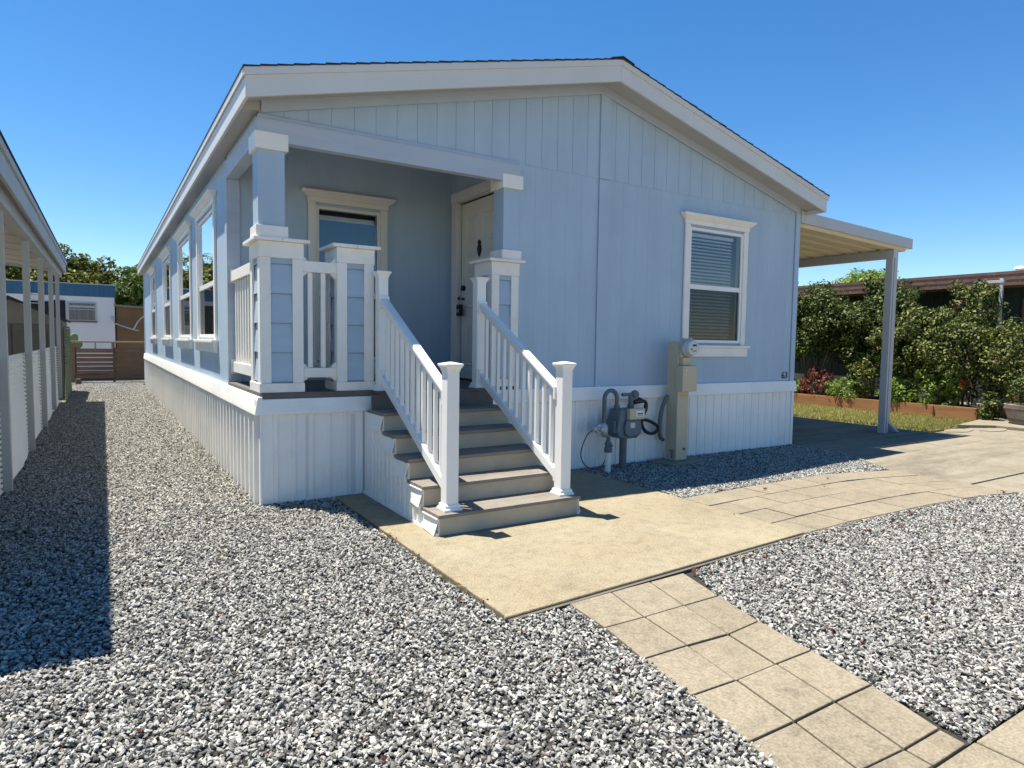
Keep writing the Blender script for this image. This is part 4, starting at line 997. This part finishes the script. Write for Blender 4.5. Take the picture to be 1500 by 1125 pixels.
# ------------------------------------------------------------------ foliage
def leaves_mesh(P, Nn, size, aspect=.55, jit=.8, fold=True):
    """one small folded leaf (two triangles sharing a mid-rib quad) per point"""
    n = len(P)
    d = rng.normal(size=(n,3))*jit+Nn; d /= np.linalg.norm(d,axis=1)[:,None]+1e-9
    a = rng.normal(size=(n,3)); a -= d*np.sum(a*d,axis=1)[:,None]; a /= np.linalg.norm(a,axis=1)[:,None]+1e-9
    b = np.cross(d,a)
    s = size*rng.uniform(.55,1.35,(n,1))
    v0 = P-a*s*.5; v1 = P+b*s*aspect*.5+d*s*.1; v2 = P+a*s*.5; v3 = P-b*s*aspect*.5+d*s*.1
    V = np.stack([v0,v1,v2,v3],1).reshape(-1,3)
    return V
def leaf_object(name, V, mat, parent):
    n = len(V)//4
    me = bpy.data.meshes.new(name); me.vertices.add(len(V)); me.vertices.foreach_set('co', V.astype(np.float32).ravel())
    me.loops.add(len(V)); me.loops.foreach_set('vertex_index', np.arange(len(V),dtype=np.int32))
    me.polygons.add(n); me.polygons.foreach_set('loop_start', np.arange(0,len(V),4,dtype=np.int32)); me.polygons.foreach_set('loop_total', np.full(n,4,dtype=np.int32))
    me.update(calc_edges=True); me.validate(); me.materials.append(mat)
    o = bpy.data.objects.new(name, me); COL.objects.link(o)
    if parent: o.parent = parent; o.location = -wloc(parent)
    return o
def crown_points(c, rad, nclump, per, clump_r, shell=.75, squash=.8, low=-1.):
    c = np.array(c); rad = np.array(rad); P=[]; Q=[]
    for k in range(nclump):
        while True:
            u_ = rng.normal(size=3); u_ /= np.linalg.norm(u_)
            if u_[2] > low: break
        r = rng.uniform(shell-.35,1.0)**.6*rng.uniform(.82,1.1)
        cc = c+u_*rad*r
        m = int(per*rng.uniform(.5,1.5)); cr = clump_r*rng.uniform(.6,1.4)
        off = rng.normal(size=(m,3)); off /= np.linalg.norm(off,axis=1)[:,None]+1e-9
        off *= cr*rng.uniform(.35,1.0,(m,1))**.5; off[:,2] *= squash
        P.append(cc+off); Q.append(off/cr*.8+u_*.5+np.array([0,0,.45]))
    return np.concatenate(P), np.concatenate(Q)
def limbs(mb, base, c, rad, r0, n):
    top_ = Vector(c)
    b = Vector(base); fork = b.lerp(top_,.45)
    mb.tube(smooth([b,b.lerp(fork,.5)+Vector((random.uniform(-.08,.08),random.uniform(-.08,.08),0)),fork,top_+Vector((0,0,rad[2]*.45))],3),[r0*(1-.85*i/9) for i in range(10)],9)
    for k in range(n):
        a = 2*math.pi*k/n+random.uniform(-.4,.4); st_ = b.lerp(fork,random.uniform(.7,1.0))
        e = top_+Vector((math.cos(a)*rad[0]*.75,math.sin(a)*rad[1]*.75,random.uniform(-.2,.5)*rad[2]))
        m_ = st_.lerp(e,.5)+Vector((0,0,.1*rad[2]))
        mb.tube(smooth([st_,m_,e],3),[r0*.5*(1-.8*i/6) for i in range(7)],7)
def tree(label, base, h, rad, nclump, per, clump_r, leaf, mat, group=None, r0=.16, name='tree', cat='tree', low=-.6, crown='crown', trunk='trunk', jit=.8):
    c = (base[0],base[1],h-rad[2])
    t = thing(name, label, cat, base, group)
    mb = MB(); limbs(mb, base, c, rad, r0, 6); build(trunk, mb, M['bark'], t, smooth=True)
    P,Q = crown_points(c, rad, nclump, per, clump_r, low=low)
    leaf_object(crown, leaves_mesh(P,Q,leaf,jit=jit), mat, t)
    return t
G = 'trees behind the trailer home'
tree('broad tree with olive green crown left of centre behind the trailer', (-5.3,38,0), 6.4, (2.7,2.2,2.6), 150, 85, .55, .24, M['leaf_tree'], G)
tree('tall olive green tree behind the awning roof end, highest over the trailer', (-2.7,36,0), 6.0, (1.9,1.8,2.5), 130, 85, .5, .24, M['leaf_tree'], G)
tree('olive green tree behind the right half of the navy band', (-1.0,38,0), 5.6, (1.5,1.7,2.4), 110, 85, .5, .24, M['leaf_tree'], G)
tree('brighter green tree above the tan brown shed beside the house eave', (.55,35,0), 5.35, (1.15,1.4,2.4), 110, 85, .42, .22, M['leaf_tree2'], G)
tree('low wide green tree at the far left behind the awning posts', (-8.8,39,0), 6.0, (2.6,2.2,2.5), 130, 85, .6, .26, M['leaf_tree2'], G)
G2 = 'small tree tops over the neighbouring roof'
tree('sparse bright green tree top seen under the carport awning', (33.5,18.5,0), 5.3, (1.3,1.3,1.4), 30, 40, .42, .24, M['leaf_tree2'], G2)
tree('rounded yellow-green tree top left of the carport post', (32.,13.0,0), 5.4, (1.35,1.35,1.3), 60, 60, .42, .2, M['leaf_bright'], G2)
tree('tiny pale shrub top between the two trees over the roof', (34,16.2,0), 4.9, (1.0,1.0,1.0), 30, 40, .35, .2, M['leaf_tree'], G2)

# ------------------------------------------------------------------ right neighbour: dark green house
nh = thing('neighbour_house', 'dark green house with brown shingle eave behind the hedge', 'house', (18,3,0))
NXW = 16.3
nw = MB(); y = -6.
while y < 12: nw.box(NXW,NXW+.02,y+.004,y+.16,.62,3.0); nw.box(NXW+.006,NXW+.02,y+.16,y+.2,.62,3.0); y += .2
nw.box(NXW+.0205,NXW+5.,-6,12,.55,3.); build('wall', nw, M['dkgreen'], nh)
build('skirting', MB().box(NXW-.005,NXW+.02,-6,12,-.1,.615), M['palegreen'], nh)
er = MB(); er2 = MB()
for k in range(5):
    z0 = 2.80+k*.062; (er if k%2 == 0 else er2).box(15.52+.02*k,NXW+1,-6.4,12.4,z0,z0+.0615)
er.prism([(15.6,3.112),(19.5,3.29),(23.4,3.112)],'y',-6.4,12.4)
build('roof', er, M['brownshingle'], nh); build('eave_band', er2, M['brownshingle2'], nh)
build('roof_vent', MB().lathe([(.09,3.1),(.09,3.24),(.13,3.245),(.10,3.29),(.0005,3.31)],(16.6,.75,0),14), M['vinyl'], nh, smooth=True)
wn = build('window', MB().box(NXW-.03,NXW-.001,-.7,.55,1.2,2.55), M['brownwall'], nh, .004)
build('pane', MB().box(NXW-.042,NXW-.031,-.62,.47,1.28,2.47), paint('dim_window',(.03,.028,.03),.12,.3,3,bump=0), wn)
tf = thing('trellis_frame', 'white metal trellis frame standing above the rose bush', 'trellis', (15.3,.8,0))
for yy,zt in ((.60,3.0),(.98,2.9)): build('post', MB().box(15.29,15.35,yy-.03,yy+.03,-.08,zt-.061), M['alum'], tf, .004)
build('crossbar', MB().box(15.28,15.36,.50,1.06,2.94,3.0) if False else MB().box(15.28,15.36,.55,1.03,2.84,2.90), M['alum'], tf, .004)

# lawn, raised bed, hedge
LW = MB().prism([(10.87,-.10),(12.0,-.10),(13.70,.2),(13.70,12),(10.87,12)],'z',-.09,-.028)
struct('lawn', LW, M['turf'])
gp = []
nb = 26000
X_ = rng.uniform(10.9,13.55,nb); Y_ = .0+rng.uniform(0,1,nb)**1.5*6.5-.08
keep = Y_ > -.08+np.clip((X_-12)*.16,0,1); X_,Y_ = X_[keep],Y_[keep]
hgt = rng.uniform(.025,.07,len(X_)); lean = rng.normal(0,.022,(len(X_),2)); wd_ = rng.uniform(.004,.008,len(X_)); an = rng.uniform(0,6.28,len(X_))
b0 = np.stack([X_-np.cos(an)*wd_,Y_-np.sin(an)*wd_,np.full_like(X_,-.03)],1); b1 = np.stack([X_+np.cos(an)*wd_,Y_+np.sin(an)*wd_,np.full_like(X_,-.03)],1)
t1 = np.stack([X_+lean[:,0]+np.cos(an)*wd_*.3,Y_+lean[:,1],hgt-.03],1); t0 = np.stack([X_+lean[:,0]-np.cos(an)*wd_*.3,Y_+lean[:,1],hgt-.03],1)
tag(leaf_object('grass', np.stack([b0,b1,t1,t0],1).reshape(-1,3), M['grass'], None), kind='stuff')
bed = thing('raised_bed', 'long orange timber raised bed along the lawn', 'planter', (13.8,2.5,0))
for (a,b) in ((.22,2.05),(2.054,4.2),(4.204,6.6)): build('side_board', MB().box(13.60,13.645,a,b,-.06,.235), M['redwood'], bed, .004)
build('end_board', MB().box(13.646,15.2,.22,.265,-.06,.232), M['redwood'], bed, .004)
build('stake', MB().box(13.565,13.598,1.02,1.08,-.08,.22), M['redwood'], bed)
build('soil', MB().box(13.646,15.9,.266,6.6,-.05,.17), M['earth'], bed)

def bush(name, label, cat, base, cen, rad, nclump, per, clump_r, leaf, mat, group=None, low=-.9, blooms=None, nst=6):
    t = thing(name, label, cat, base, group)
    mb = MB()
    for k in range(nst):
        a = 2*math.pi*k/nst+random.uniform(-.4,.4)
        e = Vector(cen)+Vector((math.cos(a)*rad[0]*.7,math.sin(a)*rad[1]*.7,random.uniform(-.3,.5)*rad[2])); b = Vector(base)+Vector((math.cos(a)*.08,math.sin(a)*.08,0))
        m_ = b.lerp(e,.5)+Vector((random.uniform(-.1,.1),random.uniform(-.1,.1),.05))
        mb.tube(smooth([b,m_,e],3),[.022*min(1,rad[2])*(1-.7*i/6)+.003 for i in range(7)],6)
    build('stem', mb, M['stem'], t)
    P,Q = crown_points(cen, rad, nclump, per, clump_r, low=low)
    leaf_object('foliage', leaves_mesh(P,Q,leaf), mat, t)
    if blooms:
        m, n, sz = blooms; bb = []
        for k in range(n):
            u_ = rng.normal(size=3); u_ /= np.linalg.norm(u_); u_[0] = -abs(u_[0]); cc = np.array(cen)+u_*np.array(rad)*1.02
            P2 = cc+rng.normal(size=(9,3))*sz*.35; bb.append(leaves_mesh(P2,np.tile(u_,(9,1)),sz,.9))
        leaf_object('flower', np.concatenate(bb), m, t)
    return t
GH = 'shrubs of the hedge in the raised bed'
bush('hedge_shrub','dense dark green shrub close behind the house corner','shrub',(14.6,5.9,.1),(14.7,5.9,1.8),(.8,1.05,1.1),170,110,.24,.075,M['leaf_hedge'],GH,low=-.75)
bush('hedge_shrub','dense dark green shrub with arching bare stems left of the carport post','shrub',(14.5,4.4,.1),(14.6,4.4,1.85),(.8,1.1,1.1),180,110,.24,.075,M['leaf_hedge'],GH,low=-.7)
bush('hedge_shrub','tall dark green shrub right behind the carport post','shrub',(14.6,2.8,.1),(14.8,2.8,1.85),(.8,.9,1.15),170,110,.23,.075,M['leaf_hedge'],GH,low=-.75)
bush('hedge_shrub','leafy light-flecked shrub in the middle of the hedge right of the post','shrub',(14.2,1.95,.1),(14.35,1.95,1.45),(.7,.75,.88),140,105,.2,.07,M['leaf_rose'],GH,low=-.95,blooms=(M['petal_pink'],2,.04))
bush('rose_bush','large loose rose bush with yellow-green leaves above the barrel','rose bush',(14.1,.95,.1),(14.35,.95,1.35),(.75,.85,1.0),140,95,.2,.068,M['leaf_rose'],None,low=-.95,blooms=(M['petal_pink'],3,.04))
bush('climbing_rose','climbing rose growing up the white trellis frame','rose bush',(15.1,1.05,.1),(15.1,1.0,2.25),(.4,.55,.7),50,70,.16,.068,M['leaf_rose'],None)
bush('rose_bush','reddish rose bush at the right edge behind the barrel','rose bush',(14.3,-.25,.1),(14.3,-.2,1.15),(.7,.7,.95),110,80,.18,.068,M['leaf_rose'],None,blooms=(M['petal_red'],3,.04))
# small plants in the bed
GS = 'low plants along the raised bed'
bush('low_plant','bright green low plant beside the house corner','plant',(13.85,4.6,.17),(13.85,4.65,.36),(.26,.45,.30),40,40,.1,.06,M['leaf_bright'],GS,nst=4)
bush('low_plant','dark red leaved plant in the raised bed','plant',(13.9,3.8,.17),(13.9,3.85,.48),(.28,.5,.42),52,40,.1,.065,M['leaf_red'],GS,nst=5)
bush('low_plant','bright green spreading plant right of the red leaved plant','plant',(13.8,3.1,.17),(13.82,3.1,.36),(.28,.55,.28),52,40,.1,.06,M['leaf_bright'],GS,nst=4)
bush('low_plant','upright green plant left of the carport post','plant',(14.0,2.75,.17),(14.0,2.8,.62),(.28,.36,.55),50,40,.1,.065,M['leaf_rose'],GS,nst=5)
bush('low_plant','round leaved green plant right of the carport post','plant',(13.85,1.85,.17),(13.85,1.9,.42),(.28,.4,.36),44,40,.1,.07,M['leaf_bright'],GS,blooms=(M['petal_pink'],1,.06),nst=4)
bush('low_plant','tall geranium with one red bloom in the raised bed','plant',(13.9,1.0,.17),(13.9,1.05,.58),(.28,.45,.52),64,40,.11,.075,M['leaf_bright'],GS,blooms=(M['petal_red'],1,.07),nst=5)
bush('low_plant','dark ivy plant beside the wine barrel','plant',(13.55,.05,-.05),(13.55,.02,.25),(.16,.2,.3),30,40,.09,.06,M['leaf_hedge'],GS,nst=4)
# barrel
bl_ = thing('half_barrel', 'weathered half wine barrel planter at the right edge', 'barrel', (13.45,-.78,.035))
BC = (13.45,-.78,.035)
pr_ = [(.36,0),(.40,.1),(.44,.22),(.465,.36),(.44,.362),(.43,.33),(.0005,.33)]
stv = MB().lathe(pr_,BC,36); build('staves', stv, M['barrel'], bl_)
for z0,r_ in ((.05,.388),(.25,.452)): build('hoop', MB().lathe([(r_,z0),(r_+.006,z0+.001),(r_+.016,z0+.044),(r_+.010,z0+.045)],BC,36), M['hoop'], bl_)
build('soil', MB().lathe([(.42,.331),(.41,.345),(.0005,.35)],BC,20), M['earth'], bl_)
bush('barrel_plant','dark pink flowered plant growing in the half barrel','plant',(13.45,-.78,.38),(13.45,-.72,.66),(.34,.36,.25),44,40,.1,.055,M['leaf_hedge'],None,blooms=(M['petal_pink'],6,.035),nst=5)
bp = tag(build('flower_pot', MB().lathe([(.11,0),(.15,.26),(.165,.262),(.165,.30),(.14,.30),(.0005,.28)],(14.0,-.35,.035),20), paint('grey_pot',(.20,.22,.23),.6), None, smooth=True), 'grey flower pot beside the half barrel', 'flower pot')
# flat stepping stones by the lawn corner
for (xx,yy,rx,ry,lb_) in ((11.55,-.36,.42,.16,'irregular pale stepping stone set flat at the lawn corner'),(12.25,-.62,.38,.17,'longer pale stepping stone beside the raised side path')):
    n = 12; pts = [(xx+rx*math.cos(2*math.pi*k/n)*random.uniform(.75,1.15), yy+ry*math.sin(2*math.pi*k/n)*random.uniform(.85,1.1)) for k in range(n)]
    tag(build('stepping_stone', MB().prism(pts,'z',-.03,-.010), M['walk'], None, .004), lb_, 'stepping stone')
# cactus
cx_ = thing('cactus', 'prickly pear cactus behind the wooden fence corner post', 'cactus', (-1.95,18.6,0))
for i,(dx_,dz_,rr,hh,tl_) in enumerate(((0,.85,.16,.24,.1),(-.12,1.22,.13,.2,-.4),(.1,1.3,.12,.2,.3),(.22,1.12,.1,.15,.6),(.0,.35,.18,.4,0))):
    mb = MB(); pts=[]
    for k in range(14):
        a = 2*math.pi*k/14; px_,pz_ = rr*math.cos(a),hh*math.sin(a); pts.append((-1.95+dx_+px_*math.cos(tl_)+pz_*math.sin(tl_), dz_-px_*math.sin(tl_)+pz_*math.cos(tl_)))
    mb.prism(pts,'y',18.55,18.62); build('pad', mb, M['cactus'], cx_, .025)

# weeds and leaf litter
wp = []
for (xx,yy,n) in ((-.05,16.3,60),(.59,-1.45,7),(.575,-1.9,5),(.565,-2.35,6),(.555,-2.6,6),(-.5,-1.2,7)):
    P2 = np.array([xx,yy,.0])+rng.normal(size=(n,3))*np.array([.018,.05,.015]); P2[:,2] = np.abs(P2[:,2]); wp.append(leaves_mesh(P2,np.tile([0,0,1.],(n,1)),.035))
tag(leaf_object('weeds', np.concatenate(wp), leafmat('weed_leaves',[(0,(.10,.12,.04)),(.5,(.17,.16,.07)),(1,(.22,.13,.07))]), None), kind='stuff')
pts = []
for k in range(140):
    if k < 118: x_,y_ = rng.uniform(1.8,6.5),rng.uniform(-4.7,-2.95); y_ = y_ if rng.uniform() < .5 else -3.0-abs(rng.normal(0,.12))+(.06 if x_>3.3 else 0)*1
    elif k < 135: x_,y_ = rng.uniform(-1.2,.8),rng.uniform(-4.6,-2.2)
    else: x_,y_ = rng.uniform(3.3,6.5),rng.uniform(-2.9,-1.6)
    if 1.0 < x_ < 1.75 and y_ < -3: continue
    c = np.array([x_,y_,-.002 if k < 140 else .002])
    for j in range(rng.integers(1,4)): pts.append(c+rng.normal(size=3)*np.array([.012,.012,.003]))
pts = np.array(pts); pts[:,2] = np.abs(pts[:,2])
tag(leaf_object('leaf_litter', leaves_mesh(pts,np.tile([0,0,1.],(len(pts),1)),.03,.7,.5), M['litter'], None), kind='stuff')
